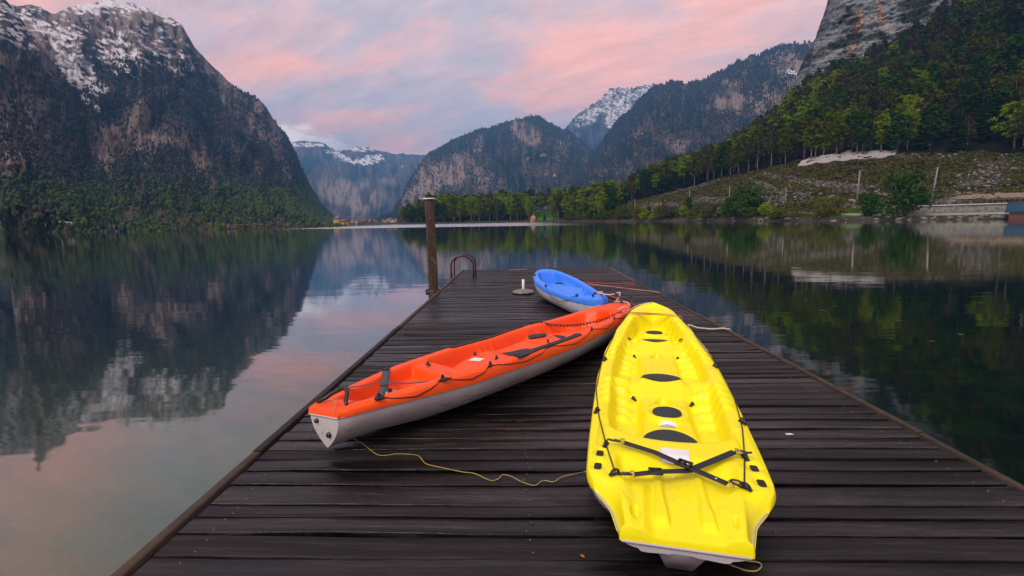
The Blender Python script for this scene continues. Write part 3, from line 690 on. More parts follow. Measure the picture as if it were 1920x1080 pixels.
def leaf_cards(cent, rad, n, size, rg):
    """n small leaf-spray quads in a shell-weighted ellipsoid"""
    d = rg.normal(size=(n, 3)); d /= np.linalg.norm(d, axis=1, keepdims=True); q = rg.random((n, 1))**.45
    p = cent+d*q*rad
    nrm_ = d+rg.normal(size=(n, 3))*.7+np.array([0, 0, .5]); nrm_ /= np.linalg.norm(nrm_, axis=1, keepdims=True)
    t_ = np.cross(nrm_, rg.normal(size=(n, 3))); t_ /= np.linalg.norm(t_, axis=1, keepdims=True)+1e-9; b_ = np.cross(nrm_, t_)
    s_ = size*(.55+.9*rg.random((n, 1)))
    V = np.stack([p-t_*s_-b_*s_*.6, p+t_*s_-b_*s_*.5, p+t_*s_*.8+b_*s_*.6, p-t_*s_*.7+b_*s_*.7], 1)
    return V.reshape(-1, 3)
def crown_v(h, w, seed, n=1300, lobes=11, base=.34, size=.42, top=1.0):
    rg = np.random.default_rng(seed); out = []
    for i in range(lobes):
        f = (i+.5)/lobes; z = h*(base+(top-.08-base)*f); env = math.sin(math.pi*min(1, .16+.80*f))**.7
        a = rg.random()*6.28; off = w*.55*env*(.35+.65*rg.random())
        rad = np.array([w*.45, w*.45, h*.11])*(.55+.6*rg.random())*max(env, .45)
        for k in range(3):
            a2 = a+k*2.1+rg.normal()*.3; c = np.array([math.cos(a2)*off, math.sin(a2)*off, z+rg.normal()*h*.03])
            # each lobe is several flat sprays, leaving dark gaps between them
            for q in range(4):
                cc = c+rg.normal(size=3)*rad*.65; out.append(leaf_cards(cc, rad*np.array([.55, .55, .5]), max(4, n//(lobes*12)), size, rg))
    V = np.concatenate(out); return V, np.arange(len(V)).reshape(-1, 4)
def spruce_v(h, w, seed, tiers=17, size=1.0):
    rg = np.random.default_rng(seed); V = []
    for i in range(tiers):
        f = i/tiers; z = h*(.10+.88*f); R_ = w*(1-f)**.85*(.85+.3*rg.random())+.12; nb = int(10-4*f)
        for k in range(nb):
            a = k*6.283/nb+rg.random()*.8; ca, sa = math.cos(a), math.sin(a); rr = R_*(.75+.45*rg.random()); wd = rr*.34
            root = np.array([0, 0, z]); tip = np.array([ca*rr, sa*rr, z-rr*.38]); mid_ = np.array([ca*rr*.6, sa*rr*.6, z-rr*.10])
            sd_ = np.array([-sa, ca, 0])*wd; dn = np.array([0, 0, -.22*rr])
            V += [root, mid_-sd_+dn, tip, mid_+sd_+dn]
            V += [root, mid_-sd_*.3+dn*2.2, tip, mid_+np.array([0, 0, .05*rr])]
    V = np.array(V); return V, np.arange(len(V)).reshape(-1, 4)
BARKS = {'bright': BARKP, 'olive': BARKP, 'brown': BARKP, 'green': BARK, 'spruce': BARK}
TREE = {}
for kind in ('bright', 'olive', 'brown', 'green'):
    for v in range(3):
        sd_ = hash((len(kind), v)) % 1000+v*7; h = 17.0
        tm = trunk_mesh(h, .22, sd_).mesh('trunk', BARKS[kind], True)
        nn = 900 if kind == 'brown' else 2300
        V, F = crown_v(h, 3.6+.5*v, sd_, nn, base=.30+.08*(v == 1), size=.24 if kind == 'brown' else .31)
        TREE[kind, v] = (tm, new_mesh('crown', V, F, LM[kind]))
for v in range(3):
    h = 18.0; tm = trunk_mesh(h, .2, 50+v, 0).mesh('trunk', BARK, True); V, F = spruce_v(h, 2.7+.3*v, 60+v); TREE['spruce', v] = (tm, new_mesh('crown', V, F, LM['spruce']))
WIDE = {'bright': 1.2, 'olive': 1.15, 'brown': 1.1, 'green': 1.2, 'spruce': 1.0}
LBL = {'bright': 'yellow green beech', 'olive': 'thin olive tree', 'brown': 'bare brown tree', 'green': 'green broadleaf tree', 'spruce': 'dark spruce'}
ntree = 0; TREES = []; row_name = 'front row'
ZN = {'pen': 'on the wooded point', 'low': 'in the wood above the rocky meadow', 'mid': 'in the wood above the pale strip', 'dark': 'in the dark wood at right', 'shore': 'on the bank by the water', 'crest': 'under the grey cliff'}
def az_of(p): return math.atan2(p[0], p[1])
def tree(kind, v, p, hscale, zone, sx=1.0):
    global ntree
    tm, cm = TREE[kind, v]
    where = ZN[zone]; grp = f'{LBL[kind]}s {where}'
    o_ = tag(link(kind_name(kind), None, None, p, (0, 0, random.random()*6.28), (hscale*sx*WIDE[kind], hscale*sx*WIDE[kind], hscale)), f'{LBL[kind]} {where}', 'tree', grp); TREES.append((o_, kind, zone, row_name, az_of(p)))
    link('trunk', tm, o_); link('crown', cm, o_); ntree += 1
    return o_
def kind_name(k): return {'bright': 'beech_tree', 'olive': 'spring_tree', 'brown': 'bare_tree', 'green': 'broadleaf_tree', 'spruce': 'spruce_tree'}[k]
def pick(px, py_n, zone):
    n_ = float(fbm(px*.012, py_n*.8, 3, 400)); r_ = random.random()
    if zone == 'pen': w_ = [('bright', .48), ('olive', .26), ('brown', .10), ('green', .12), ('spruce', .04)]
    elif zone == 'dark': w_ = [('bright', .02), ('olive', .12), ('brown', .30), ('green', .16), ('spruce', .40)]
    elif zone == 'crest': w_ = [('spruce', .6), ('brown', .15), ('green', .15), ('olive', .1)]
    else: w_ = [('bright', .26 if n_ < .5 else .16), ('olive', .28), ('brown', .20), ('green', .14), ('spruce', .12 if n_ < .5 else .22)]
    t_ = 0
    for k, wt in w_:
        t_ += wt
        if r_ < t_: return k
    return w_[-1][0]
spots = []
# the point across the lake: three rows of trees
for tv, n_ in ((1.35, 26), (2.6, 22), (4.2, 20), (5.4, 16)):
    for i in range(n_):
        px = 752+(1150-752)*(i+.5+random.uniform(-.35, .35))/n_
        if tv < 4 and 1000 < px < 1046: continue
        if tv >= 4 and 1012 < px < 1030 and tv < 5: continue
        s_ = .92+.40*random.random()
        if px < 800: s_ *= .55+.4*(px-752)/48
        spots.append((px, tv, s_*(1.0 if px < 1060 else .95), 'pen'))
# wooded slope
rows = [(5.02, 58), (5.15, 50), (5.30, 44), (5.5, 46), (5.7, 50), (5.88, 50), (5.97, 50)]
for tv, n_ in rows:
    for i in range(n_):
        px = 1150+(2000-1150)*(i+.5+random.uniform(-.45, .45))/n_
        zone = 'low' if px < 1480 else ('mid' if px < 1720 else 'dark')
        if tv > 5.6 and px > 1490: zone = 'crest' if px < 1720 and tv > 5.8 else 'dark' if px > 1720 else 'mid'
        spots.append((px, tv+random.uniform(-.05, .05) if tv < 5.95 else tv, (.80+.35*random.random())*(1.0 if tv < 5.6 else .92), zone))
far_spots = []
cnt = 0
for (px, tv, s_, zone) in spots:
    p, r = ground_t(px, tv)
    k = pick(px, tv, zone)
    if zone == 'low' and px < 1200: s_ *= .85
    if tv > 5.6 and zone in ('mid', 'dark', 'crest') or cnt >= 292 or (tv > 5.4 and px > 1750): far_spots.append((px, tv, s_, k)); continue
    b_ = (tv < 2, tv < 3.5, tv < 4.8) if zone == 'pen' else (tv < 5.09, tv < 5.22, tv < 5.42); row_name = 'front row' if b_[0] else 'second row' if b_[1] else 'third row' if b_[2] else 'back row'
    tree(k, random.randrange(3), (p.x, p.y, p.z-.2), s_, zone, .9+.3*random.random()); cnt += 1
# the wood higher up and behind: one joined mass
extra = [(random.uniform(1180, 2060), random.uniform(5.1, 6.0)) for _ in range(900)]
pen_extra = [(760+390*(i+random.random())/210, random.uniform(1.6, 5.8)) for i in range(210)]
for px, tv in pen_extra:
    if 996 < px < 1046 and tv < 4.6: continue
    s_ = .85+.35*random.random()
    if px < 800: s_ *= .55+.4*(px-752)/48
    far_spots.append((px, tv, s_, pick(px, tv, 'pen')))
for px, tv in extra:
    far_spots.append((px, tv, .75+.35*random.random(), pick(px, tv, 'dark' if px > 1600 else 'crest' if tv > 5.75 and px > 1480 else 'low')))
parts = {k: [] for k in LM}
lo = {}
for k in LM:
    for v in range(3): lo[k, v] = spruce_v(18, 2.8, 500+v, 11)[0] if k == 'spruce' else crown_v(17, 4.0, 520+v, 380, 9, base=.30, size=.50)[0]
for px, tv, s_, k in far_spots:
    p, r = ground_t(px, min(tv, 5.99)); a = random.random()*6.28; M_ = np.array([[math.cos(a), -math.sin(a), 0], [math.sin(a), math.cos(a), 0], [0, 0, 1]])
    parts[k].append((lo[k, random.randrange(3)]*np.array([WIDE[k], WIDE[k], 1]))@M_.T*s_+np.array(p))
V = []; mi = []
for q, k in enumerate(LM):
    if parts[k]:
        vv = np.concatenate(parts[k]); V.append(vv); mi.append(np.full(len(vv)//4, q))
V = np.concatenate(V)
me = new_mesh('forest', V, np.arange(len(V)).reshape(-1, 4), list(LM.values()), False, midx=np.concatenate(mi))
tag(link('forest', me), 'dense mixed wood filling the slope under the grey cliff', kind='stuff')
# bushes along the shore, each its own
def bush_v(h, w, seed, n=1600):
    rg = np.random.default_rng(seed); out = []
    for i in range(26):
        a = rg.random()*6.28; q = rg.random()**.6; f = rg.random()
        c = np.array([math.cos(a)*w*.62*q*(1-.5*f), math.sin(a)*w*.62*q*(1-.5*f), h*(.12+.74*f)])
        out.append(leaf_cards(c, np.array([w*.38, w*.38, h*.17])*(.6+.6*rg.random()), n//26, .07+.028*h, rg))
    V = np.concatenate(out); return V, np.arange(len(V)).reshape(-1, 4)
def bush(px, tv, hpx, wpx, kind, label, seed, grp=None, lift=0):
    p, r = ground_t(px, tv); h = hpx*r/FPX; w_ = wpx*r/FPX
    V, F = bush_v(h, w_*.55, seed)
    o_ = thing('bush', label, 'bush', (p.x, p.y, p.z-.15), 0, grp)
    link('crown', new_mesh('crown', V, F, LM[kind]), o_); mb = MB()
    for q in range(4):
        a = q*1.6; mb.tube([[0, 0, -.3], [math.cos(a)*w_*.12, math.sin(a)*w_*.12, h*.35], [math.cos(a)*w_*.25, math.sin(a)*w_*.25, h*.75]], [h*.02, h*.015, h*.006], 5)
    mb.build('stems', BARK, o_)
    return o_
bush(1696, 1.25, 66, 84, 'green', 'large round green bush on the bank in front of the stone wall', 801)
bush(1628, 1.25, 36, 44, 'green', 'smaller green bush on the bank left of the large round one', 802)
bush(1398, 1.5, 62, 70, 'green', 'light green bushy tree on the bank below the dark rock face', 803)
bush(1372, 1.2, 34, 60, 'green', 'wide green bush joined to the left of the light bushy tree', 804)
bush(1545, 1.3, 34, 90, 'olive', 'low olive bush spreading along the bank in front of the path', 805)
bush(1480, 1.2, 18, 70, 'olive', 'low yellowish bush on the bank left of the path bend', 806)
for i in range(30):
    px = 1060+(1460-1060)*(i+random.random()*.8)/30
    k = random.choice(['olive', 'green', 'brown', 'bright', 'olive'])
    nm = {'olive': 'olive', 'green': 'green', 'brown': 'brown twiggy', 'bright': 'yellow green'}[k]
    bush(px, random.uniform(1.0, 1.6), random.uniform(12, 26), random.uniform(22, 40), k, f'low {nm} shrub in the row on the rocky shore', 820+i, f'low {nm} shrubs in the row along the rocky shore')
row_name = 'single trees'
for px, tv, k, s_ in ((1216, 1.6, 'spruce', .55), (1243, 2.0, 'spruce', .6), (1265, 1.4, 'spruce', .42), (1290, 1.8, 'green', .5), (1180, 1.9, 'bright', .55), (1172, 1.4, 'olive', .42), (1125, 1.5, 'bright', .62), (1110, 1.2, 'spruce', .6), (1085, 1.4, 'bright', .72), (1036, 1.6, 'bright', .8)):
    p, r = ground_t(px, tv); tree(k, 0, (p.x, p.y, p.z-.2), s_, 'shore')
p, r = ground_t(1021, 1.3); c_ = tree('spruce', 1, (p.x, p.y, p.z-.1), .38, 'shore'); c_['label'] = 'small dark cypress on the green lawn beside the orange hut'; c_['group'] = 'the small dark tree on the lawn'

ORD = ['first', 'second', 'third', 'fourth', 'fifth', 'sixth', 'seventh', 'eighth', 'ninth', 'tenth', 'eleventh', 'twelfth', 'thirteenth', 'fourteenth', 'fifteenth', 'sixteenth', 'seventeenth', 'eighteenth', 'nineteenth', 'twentieth', 'twenty-first', 'twenty-second', 'twenty-third', 'twenty-fourth', 'twenty-fifth', 'twenty-sixth', 'twenty-seventh', 'twenty-eighth', 'twenty-ninth', 'thirtieth']
seen_ = {}
for o_, kind, zone, rown, a_ in sorted(TREES, key=lambda q: q[4]):
    if 'cypress' in o_['label']: continue
    key = (kind, zone, rown); i = seen_[key] = seen_.get(key, -1)+1
    rn = '' if rown == 'single trees' else f', {rown}'
    o_['label'] = f'{ORD[min(i, 29)]} {LBL[kind]} from the left{rn}, {ZN[zone]}'
bl = {}
for o_ in sorted([o for o in COL.objects if o.get('category') == 'bush' and o.get('group')], key=lambda q: az_of(q.location)):
    i = bl[o_['group']] = bl.get(o_['group'], -1)+1; o_['label'] = ORD[i]+' '+o_['label'].replace('shrub in', 'shrub from the left in')
    o_['group'] = 'low shrubs in the row along the rocky shore'
# ------------------------------------------------------------------ the jetty
XL, XR = -1.60, 2.50
PLM = plank_mat('dark_plank', (.0010, .0011, .0013), (.0105, .0100, .0110), (.018, .0075, .0045), rough=(.14, .60), pale=.85)
EDM = plank_mat('edge_board', (.018, .014, .010), (.075, .056, .040), (.085, .052, .030), rough=(.45, .8))
BLK = simple('black_plastic', (.014, .014, .016), .42, var=.2); RUB = simple('dark_foam_pad', (.030, .036, .042), .85, var=.25, scale=60, bump=.5, bscale=260)
jetty = thing('jetty', 'dark weathered plank jetty reaching out into the lake under the kayaks', 'jetty', (.45, 6, 0))
JM = Matrix.Translation((-.45, -6, 0))
LEN = XR-XL; variants = []
for v in range(9):
    rg = np.random.default_rng(900+v); n_ = 22; xs = np.linspace(-LEN/2, LEN/2, n_); dz = .0015*np.cumsum(rg.normal(0, 1, n_))*1.3; dz -= np.linspace(dz[0], dz[-1], n_)
    dy = .006*fbm(xs*2.2, xs*0+v, 3, v)-.003
    # cross-section with rounded arrises, unit width
    sec = np.array([[-.5, -.028], [-.5, -.006], [-.492, -.0016], [-.47, 0], [-.2, .0008], [.2, .0008], [.47, 0], [.492, -.0016], [.5, -.006], [.5, -.028]])
    V = np.array([[x_, sy*.985+(dy_/.12 if abs(sy) > .4 else 0), sz+dz_] for x_, dy_, dz_ in zip(xs, dy, dz) for sy, sz in sec]); k = len(sec)
    F = [[i*k+j, (i+1)*k+j, (i+1)*k+(j+1) % k, i*k+(j+1) % k] for i in range(n_-1) for j in range(k)]
    mb = MB(); mb.addv(V, None, F); mb.addv(np.array([V[j] for j in range(k)]+[V[0]*0+[-LEN/2, 0, -.014]]), [[(j+1) % k, j, k] for j in range(k)])
    mb.addv(np.array([V[(n_-1)*k+j] for j in range(k)]+[[LEN/2, 0, -.014]]), [[j, (j+1) % k, k] for j in range(k)])
    variants.append(mb.mesh('plank', PLM, True))
near = [1.62, 1.705]+sorted([on(512, y_, DOCK)[1]+.016*1.85 for y_ in (833, 852.5, 870.8, 893, 920, 959, 983, 1016.6, 1062)])
bounds = [-1.0]
while bounds[-1] < 1.45: bounds.append(bounds[-1]+.135)
bounds = [b_ for b_ in bounds if b_ < 1.55]+[near[0]]+near[2:]
rg = np.random.default_rng(5)
while bounds[-1] < 13.58: bounds.append(bounds[-1]+rg.choice([.10, .115, .125, .135, .15]))
bounds[-1] = 13.66
screws = MB(); SCR = simple('screw_head', (.16, .15, .145), .45, .6)
for i in range(len(bounds)-1):
    y0, y1 = bounds[i], bounds[i+1]; gap = .010+.004*rg.random(); wd = y1-y0-gap; yc = (y0+y1)/2
    sl = np.interp(yc, [2.15, 13.65], [-.0165, .0165])
    zt = DOCK+.0015*rg.normal()
    o_ = link('plank', variants[rg.integers(0, 9)], jetty, ((XL+XR)/2-.45+rg.normal()*.004, yc-6, zt), (0, 0, sl), (1, wd, 1))
    for xx in (XL+.16, XL+1.62, XL+2.7, XR-.16):
        for sy in (-.27, .27):
            xj = xx+rg.normal()*.012; yj = yc+sy*wd+(xj-.45)*sl+rg.normal()*.006
            screws.lathe([(.0001, .0022), (.0036, .0022), (.0046, .0006), (.0046, -.003)], 7, (xj-.45, yj-6, zt+.0002))
    if i == 3: pass
so = screws.build('screw', SCR, jetty); tag(so, kind='stuff')
def bar(x0, x1, y0, y1, z0, z1): return ((x0+x1)/2, (y0+y1)/2, (z0+z1)/2), (x1-x0, y1-y0, z1-z0)
def edge_board(x0, x1, y0, y1, z0, z1, name='edge_board'):
    ny_ = 24; ys = np.linspace(y0, y1, ny_); w1_ = .006*(fbm(ys*2.5, ys*0+x0, 3, 12)-.5); sec = [(x0, z0), (x0, z1-.006), (x0+.006, z1), (x1-.006, z1), (x1, z1-.006), (x1, z0)]
    V = np.array([[sx+w_, y_, sz+w_*.4] for y_, w_ in zip(ys, w1_) for sx, sz in sec])-np.array([.45, 6, 0]); k = 6
    F = [[i*k+j, i*k+(j+1) % k, (i+1)*k+(j+1) % k, (i+1)*k+j] for i in range(ny_-1) for j in range(k)]
    mb = MB(); mb.addv(V, None, F); mb.addv(V[:k], None, [[0, 5, 4, 3], [0, 3, 2, 1]]); mb.addv(V[-k:], None, [[3, 4, 5, 0], [1, 2, 3, 0]])
    return mb.build(name, EDM, jetty)
yb = [-1.0, on(486, 850, DOCK)[1], 6.3, 10.1, 13.66]
for i in range(4):
    edge_board(XL-.075, XL-.022, yb[i]+.004, yb[i+1]-.004, DOCK-.13, DOCK+.012+.006*(i % 2))
yb = [-1.0, on(1722, 815, DOCK)[1], 6.9, 10.6, 13.66]
for i in range(4):
    edge_board(XR+.012, XR+.055, yb[i]+.004, yb[i+1]-.004, DOCK-.13, DOCK+.014+.005*(i % 2))
mb = MB(); mb.box(((XL+XR)/2-.45, 13.70-6, DOCK-.06), (LEN+.14, .04, .13), bev=.005, rz=.0165); mb.build('end_board', PLM, jetty)
for xx in (XL+.16, XL+1.62, XL+2.7, XR-.16):
    mb = MB(); mb.box((xx-.45, .33, DOCK-.13), (.09, 14.5, .18)); mb.build('beam', PLM, jetty)
PO = simple('pile_wood', (.05, .04, .03), .8, var=.4, scale=3)
for yy in (.5, 4.5, 8.7, 12.9):
    for xx in (XL+.3, XR-.3):
        mb = MB(); mb.tube([[xx-.45, yy-6, -3.5], [xx-.45, yy-6, DOCK-.2]], .10, 12); mb.build('pile', PO, jetty, True)

# ---- mooring post
def post_mat():
    mt, t, b, o = material('weathered_post'); co = t.n('ShaderNodeTexCoord').outputs['Object']
    g = t.noise(t.mapping(co, scale=(14, 14, .7)), 2.2, 7, .7, dist=.4); s_ = t.n('ShaderNodeSeparateXYZ'); t.l(co, s_.inputs[0])
    c = t.mix(t.ramp(g, [(.35, 0.), (.68, 1.)]), (.016, .009, .007), (.07, .034, .024))
    m1 = t.math('MULTIPLY', t.ramp(s_.outputs[0], [(.03, 0.), (.10, 1.)]), t.ramp(t.noise(co, 3, 5, .65), [(.38, 0.), (.6, 1.)]))
    c = t.mix(t.math('MULTIPLY', m1, .8), c, (.14, .12, .025))
    m2 = t.math('MULTIPLY', t.ramp(t.noise(t.mapping(co, scale=(9, 9, 2.2)), 2.5, 5, .7), [(.60, 0.), (.66, 1.)]), .8)
    c = t.mix(m2, c, (.34, .30, .27))
    t.l(c, b.inputs['Base Color']); b.inputs['Roughness'].default_value = .85; t.l(t.bump(g, .8, .012), b.inputs['Normal']); return mt
PX, PY = -1.785, 9.6
post = thing('mooring_post', 'tall round timber mooring post with a white cap beside the jetty', 'post', (PX, PY, 0))
ztop = CAMZ+(far_pt(808, 374, math.hypot(PX, PY))[2]-CAMZ)
mb = MB(); zz = np.linspace(-3, ztop, 16); mb.tube(np.c_[.012*np.sin(zz*1.3), .01*np.cos(zz), zz], .096+.003*np.sin(zz*3), 20); mb.build('pole', post_mat(), post, True)
mb = MB(); mb.lathe([(.001, 0), (.118, 0), (.124, .008), (.118, .022), (.001, .030)], 20, (.012*math.sin(ztop*1.3), .01*math.cos(ztop), ztop+.002)); mb.build('cap', simple('white_cap', (.72, .72, .74), .5), post, True)
CORR = simple('rusty_steel', (.055, .028, .02), .6, .4, var=.35, scale=25, bump=.4)
mb = MB(); mb.lathe([(.110, 0), (.150, 0), (.150, .10), (.110, .10), (.110, 0)], 20, (0, 0, DOCK-.06)); mb.box((.22, -.02, DOCK-.02), (.18, .10, .09), bev=.01); mb.box((.03, -.17, DOCK-.09), (.14, .06, .16), bev=.01); mb.build('collar', CORR, post)

# ---- ladder rails
lad = thing('boarding_ladder', 'dark red steel ladder with two hooped handrails on the left edge of the jetty', 'ladder', (-1.45, 11.9, DOCK))
RED_ST = simple('dark_red_paint', (.085, .018, .016), .4, .3, var=.3, scale=12)
for yy in (-.30, .25):
    pts = [[.30, 0, 0.0]]+[[.30, 0, .14+.05*i] for i in range(4)]
    for i in range(13):
        a = math.pi*i/12; pts.append([.03+.27*math.cos(a), 0, .32+.24*math.sin(a)])
    pts += [[-.24, 0, .2], [-.24, 0, 0], [-.24, 0, -.4], [-.24, 0, -1.4]]
    mb = MB(); mb.tube(np.array(pts)+[0, yy, 0], .022, 12); mb.build('handrail', RED_ST, lad, True)
    mb = MB(); mb.lathe([(.001, .012), (.05, .012), (.05, .0)], 16, (.30, yy, .001)); mb.build('foot_plate', RED_ST, lad)
for zz_ in (-.45, -.75, -1.05, -1.35):
    mb = MB(); mb.tube([[-.24, -.30, zz_], [-.24, .25, zz_]], .016, 8); mb.build('rung', RED_ST, lad, True)

# ---- parasol base
pb = thing('parasol_base', 'round parasol base with a white tube, left of the blue kayak', 'parasol base', (.045, 9.13, DOCK))
mb = MB(); mb.lathe([(.20, 0.002), (.215, .01), (.215, .035), (.20, .048), (.10, .075), (.045, .085), (.001, .085)], 32); mb.build('base', simple('pebbled_concrete', (.17, .18, .16), .4, var=.5, scale=28, bump=.6, bscale=50), pb, True)
mb = MB(); mb.lathe([(.026, .08), (.026, .27), (.021, .27), (.021, .10)], 20); mb.build('tube', simple('cream_plastic', (.75, .68, .60), .4), pb, True)
mb = MB(); mb.lathe([(.216, .012), (.224, .016), (.224, .03), (.216, .034)], 32); mb.build('rim', simple('wet_metal_rim', (.12, .11, .10), .25, .6), pb, True)

# ------------------------------------------------------------------ kayaks
def boat_axes(h, heel, pitch):
    f = np.array([math.sin(h), math.cos(h), 0]); r = np.array([math.cos(h), -math.sin(h), 0]); z = np.array([0, 0, 1.])
    f2 = f*math.cos(pitch)+z*math.sin(pitch); z2 = z*math.cos(pitch)-f*math.sin(pitch)
    return f2, r*math.cos(heel)-z2*math.sin(heel), z2*math.cos(heel)+r*math.sin(heel)
class Kayak:
    """local frame: x = right, y = along towards the far end, z = up"""
    def __init__(s, name, label, pose, wt, zt, deck, seam, keel, mats, edge_col=None, ns=400, nu=96, vstern=0.0):
        x, y, z, h, he, pi_ = pose; f, r, u = boat_axes(h, he, pi_)
        s.w = lambda q: np.interp(q, [a[0] for a in wt], [a[1] for a in wt]); s.L = wt[-1][0]
        k_ = np.ones(9)/9
        qs = np.linspace(0, s.L, 241); ws = s.w(qs); zr_ = np.interp(qs, [a[0] for a in zt], [a[1] for a in zt])
        def smooth(a, lock):
            p = np.pad(a, 4, 'edge'); o_ = np.convolve(p, k_, 'valid')
            e = np.clip(np.minimum(qs, s.L-qs)/.12, 0, 1) if lock else 1
            return o_*e+a*(1-e)
        w0_ = ws.copy(); ws = smooth(ws, True); ne = sm(.75, .5, qs); w3 = np.convolve(np.pad(w0_, 1, 'edge'), np.ones(3)/3, 'valid'); ws = ws*(1-ne)+w3*ne; zr_ = smooth(zr_, True)
        s.w = lambda q: np.interp(q, qs, ws); s.zr = lambda q: np.interp(q, qs, zr_)
        s.deckf = deck
        s.root = thing(name, label, 'kayak'); M_ = Matrix(((r[0], f[0], u[0], x), (r[1], f[1], u[1], y), (r[2], f[2], u[2], z+DOCK), (0, 0, 0, 1)))
        s.root.matrix_world = M_; s.M = M_
        # stations bunched towards the rounded ends
        t_ = np.linspace(0, 1, ns); S_ = s.L*(t_+(-.018*np.sin(2*math.pi*t_)))
        S_ = np.unique(np.concatenate([S_, s.L-np.array([.10, .07, .045, .028, .016, .008, .003, .0008])])); S_ = S_[S_ <= s.L-.0007]; ns = len(S_)
        a = np.linspace(-1, 1, nu); a = np.sign(a)*(1-(1-np.abs(a))**1.08)
        SS = np.repeat(S_[:, None], nu, 1); UU = s.w(S_)[:, None]*a[None]
        ZZ = s.deck(SS, UU)
        W_ = s.w(S_)[:, None]; ZR = ZZ[:, [0, -1]]; se = seam(S_)[:, None]   # seam height below rim
        rows_u = [W_*-1-.004, W_*-1-.009, W_*-1-.006]; rows_z = [ZR[:, :1]-.010, ZR[:, :1]*.45+(s.zr(S_)[:, None]-se)*.55, s.zr(S_)[:, None]-se]
        Ug = np.concatenate([rows_u[2], rows_u[1], rows_u[0], UU, -rows_u[0], -rows_u[1], -rows_u[2]], 1)
        Zg = np.concatenate([rows_z[2], rows_z[1], rows_z[0], ZZ, rows_z[0], rows_z[1], rows_z[2]], 1)
        Sg = np.repeat(S_[:, None], Ug.shape[1], 1)
        n2 = Ug.shape[1]; V = np.stack([Ug, Sg, Zg], -1).reshape(-1, 3); i = np.arange(ns*n2).reshape(ns, n2)
        F = np.stack([i[:-1, :-1], i[:-1, 1:], i[1:, 1:], i[1:, :-1]], -1).reshape(-1, 4)
        # cap the squared near end of the deck moulding
        mb = MB(); mb.addv(V, None, F)
        if s.w(0) > .01:
            e = V[:n2]; lowz = e[0, 2]; e2 = e.copy(); e2[:, 2] = np.minimum(lowz, e[:, 2]); e2[:, 1] -= .004; ee = e.copy(); ee[:, 1] -= .004; ee[:, 2] -= .006
            vv = np.concatenate([e, ee, e2]); k = np.arange(n2-1)
            mb.addv(vv, None, np.concatenate([np.stack([k, n2+k, n2+k+1, k+1], 1), np.stack([n2+k, 2*n2+k, 2*n2+k+1, n2+k+1], 1)]))
        s.deck_o = mb.build('deck', mats[0], s.root, True)
        # hull shell below the seam
        nh = 40; th = np.linspace(0, math.pi, nh); S2 = np.unique(np.concatenate([np.linspace(0, s.L, 130), s.L-np.array([.06, .03, .012, .004])])); S2 = S2[S2 <= s.L-.003]
        zs = s.zr(S2)-seam(S2); kz = keel(S2); w2 = np.maximum(s.w(S2)-.002, .001)
        c_, s_ = np.cos(th), np.sin(th); vee = (vstern*sm(.8, 0, S2)+.45*sm(s.L-.9, s.L, S2))[:, None]; cu = -np.sign(c_)[None]*np.abs(c_)[None]**(.62+.22*(vstern > 0)+vee); cz = np.broadcast_to(s_**.85, cu.shape)
        ucut = cu*w2[:, None]; depth = (zs-kz)[:, None]
        keelv = .022*np.exp(-(ucut/.03)**2)-.012*np.exp(-((np.abs(ucut)-.16)/.05)**2)
        zh = zs[:, None]-depth*cz+np.where(cz > .8, keelv*.7*(1-np.clip(vee, 0, 1)), 0); zh = np.maximum(zh, kz[:, None]-.004)
        # undercut: the hull draws in quickly below the seam flange
        V = np.stack([ucut*(1-.10*cz), np.repeat(S2[:, None], nh, 1), zh], -1).reshape(-1, 3); i = np.arange(len(S2)*nh).reshape(-1, nh)
        F = np.stack([i[:-1, :-1], i[1:, :-1], i[1:, 1:], i[:-1, 1:]], -1).reshape(-1, 4)
        mb = MB(); mb.addv(V, None, F)
        if s.w(0) > .01:
            cen = np.array([[0, 0, zs[0]]]); mb.addv(np.concatenate([V[:nh], cen]), [[j, j+1, nh] for j in range(nh-1)])
        fl = np.concatenate([np.c_[-w2-.002, S2, zs], np.c_[w2+.002, S2, zs][::-1]])
        if s.w(0) > .01:
            fl = np.concatenate([np.c_[np.linspace(w2[0], -w2[0], 12), np.full(12, -.006), np.full(12, zs[0])], fl]); mb.tube(fl, .0045, 6, closed=True)
        else: mb.tube(fl, .0045, 6, closed=True)
        s.hull = mb.build('hull', mats[1], s.root, True); s.seamz = lambda q: s.zr(q)-seam(np.asarray(q))
    def deck(s, S_, U_):
        return s.deckf(np.asarray(S_, float), np.asarray(U_, float), s.w(S_), s.zr(S_))
    def P(s, q, u, up=0.0): return np.array([u, q, float(s.deck(np.array([q]), np.array([u]))[0])+up])
    def pad(s, name, mat, outline, up=.004, n=26, label=None):
        """outline: function v in [0,1] -> (u, s0, s1): a foam pad following the deck"""
        top_ = []; m_ = 12
        for v in np.linspace(0, 1, n):
            u, a, b_ = outline(v)
            for k in range(m_): 
                q = a+(b_-a)*k/(m_-1); top_.append(s.P(q, u, up))
        V = np.array(top_); i = np.arange(n*m_).reshape(n, m_)
        F = np.stack([i[:-1, :-1], i[1:, :-1], i[1:, 1:], i[:-1, 1:]], -1).reshape(-1, 4)
        low = V.copy(); low[:, 2] -= up+.004; ring = np.concatenate([i[:, 0], i[-1, 1:], i[::-1, -1][1:], i[0, ::-1][1:-1]]); N_ = len(V)
        sd_ = [[ring[k], ring[(k+1) % len(ring)], N_+ring[(k+1) % len(ring)], N_+ring[k]] for k in range(len(ring))]
        mb = MB(); mb.addv(np.concatenate([V, low]), None, np.concatenate([F, np.array(sd_)]))
        o_ = mb.build(name, mat, s.root, True)
        if label: o_['label'] = label
        return o_
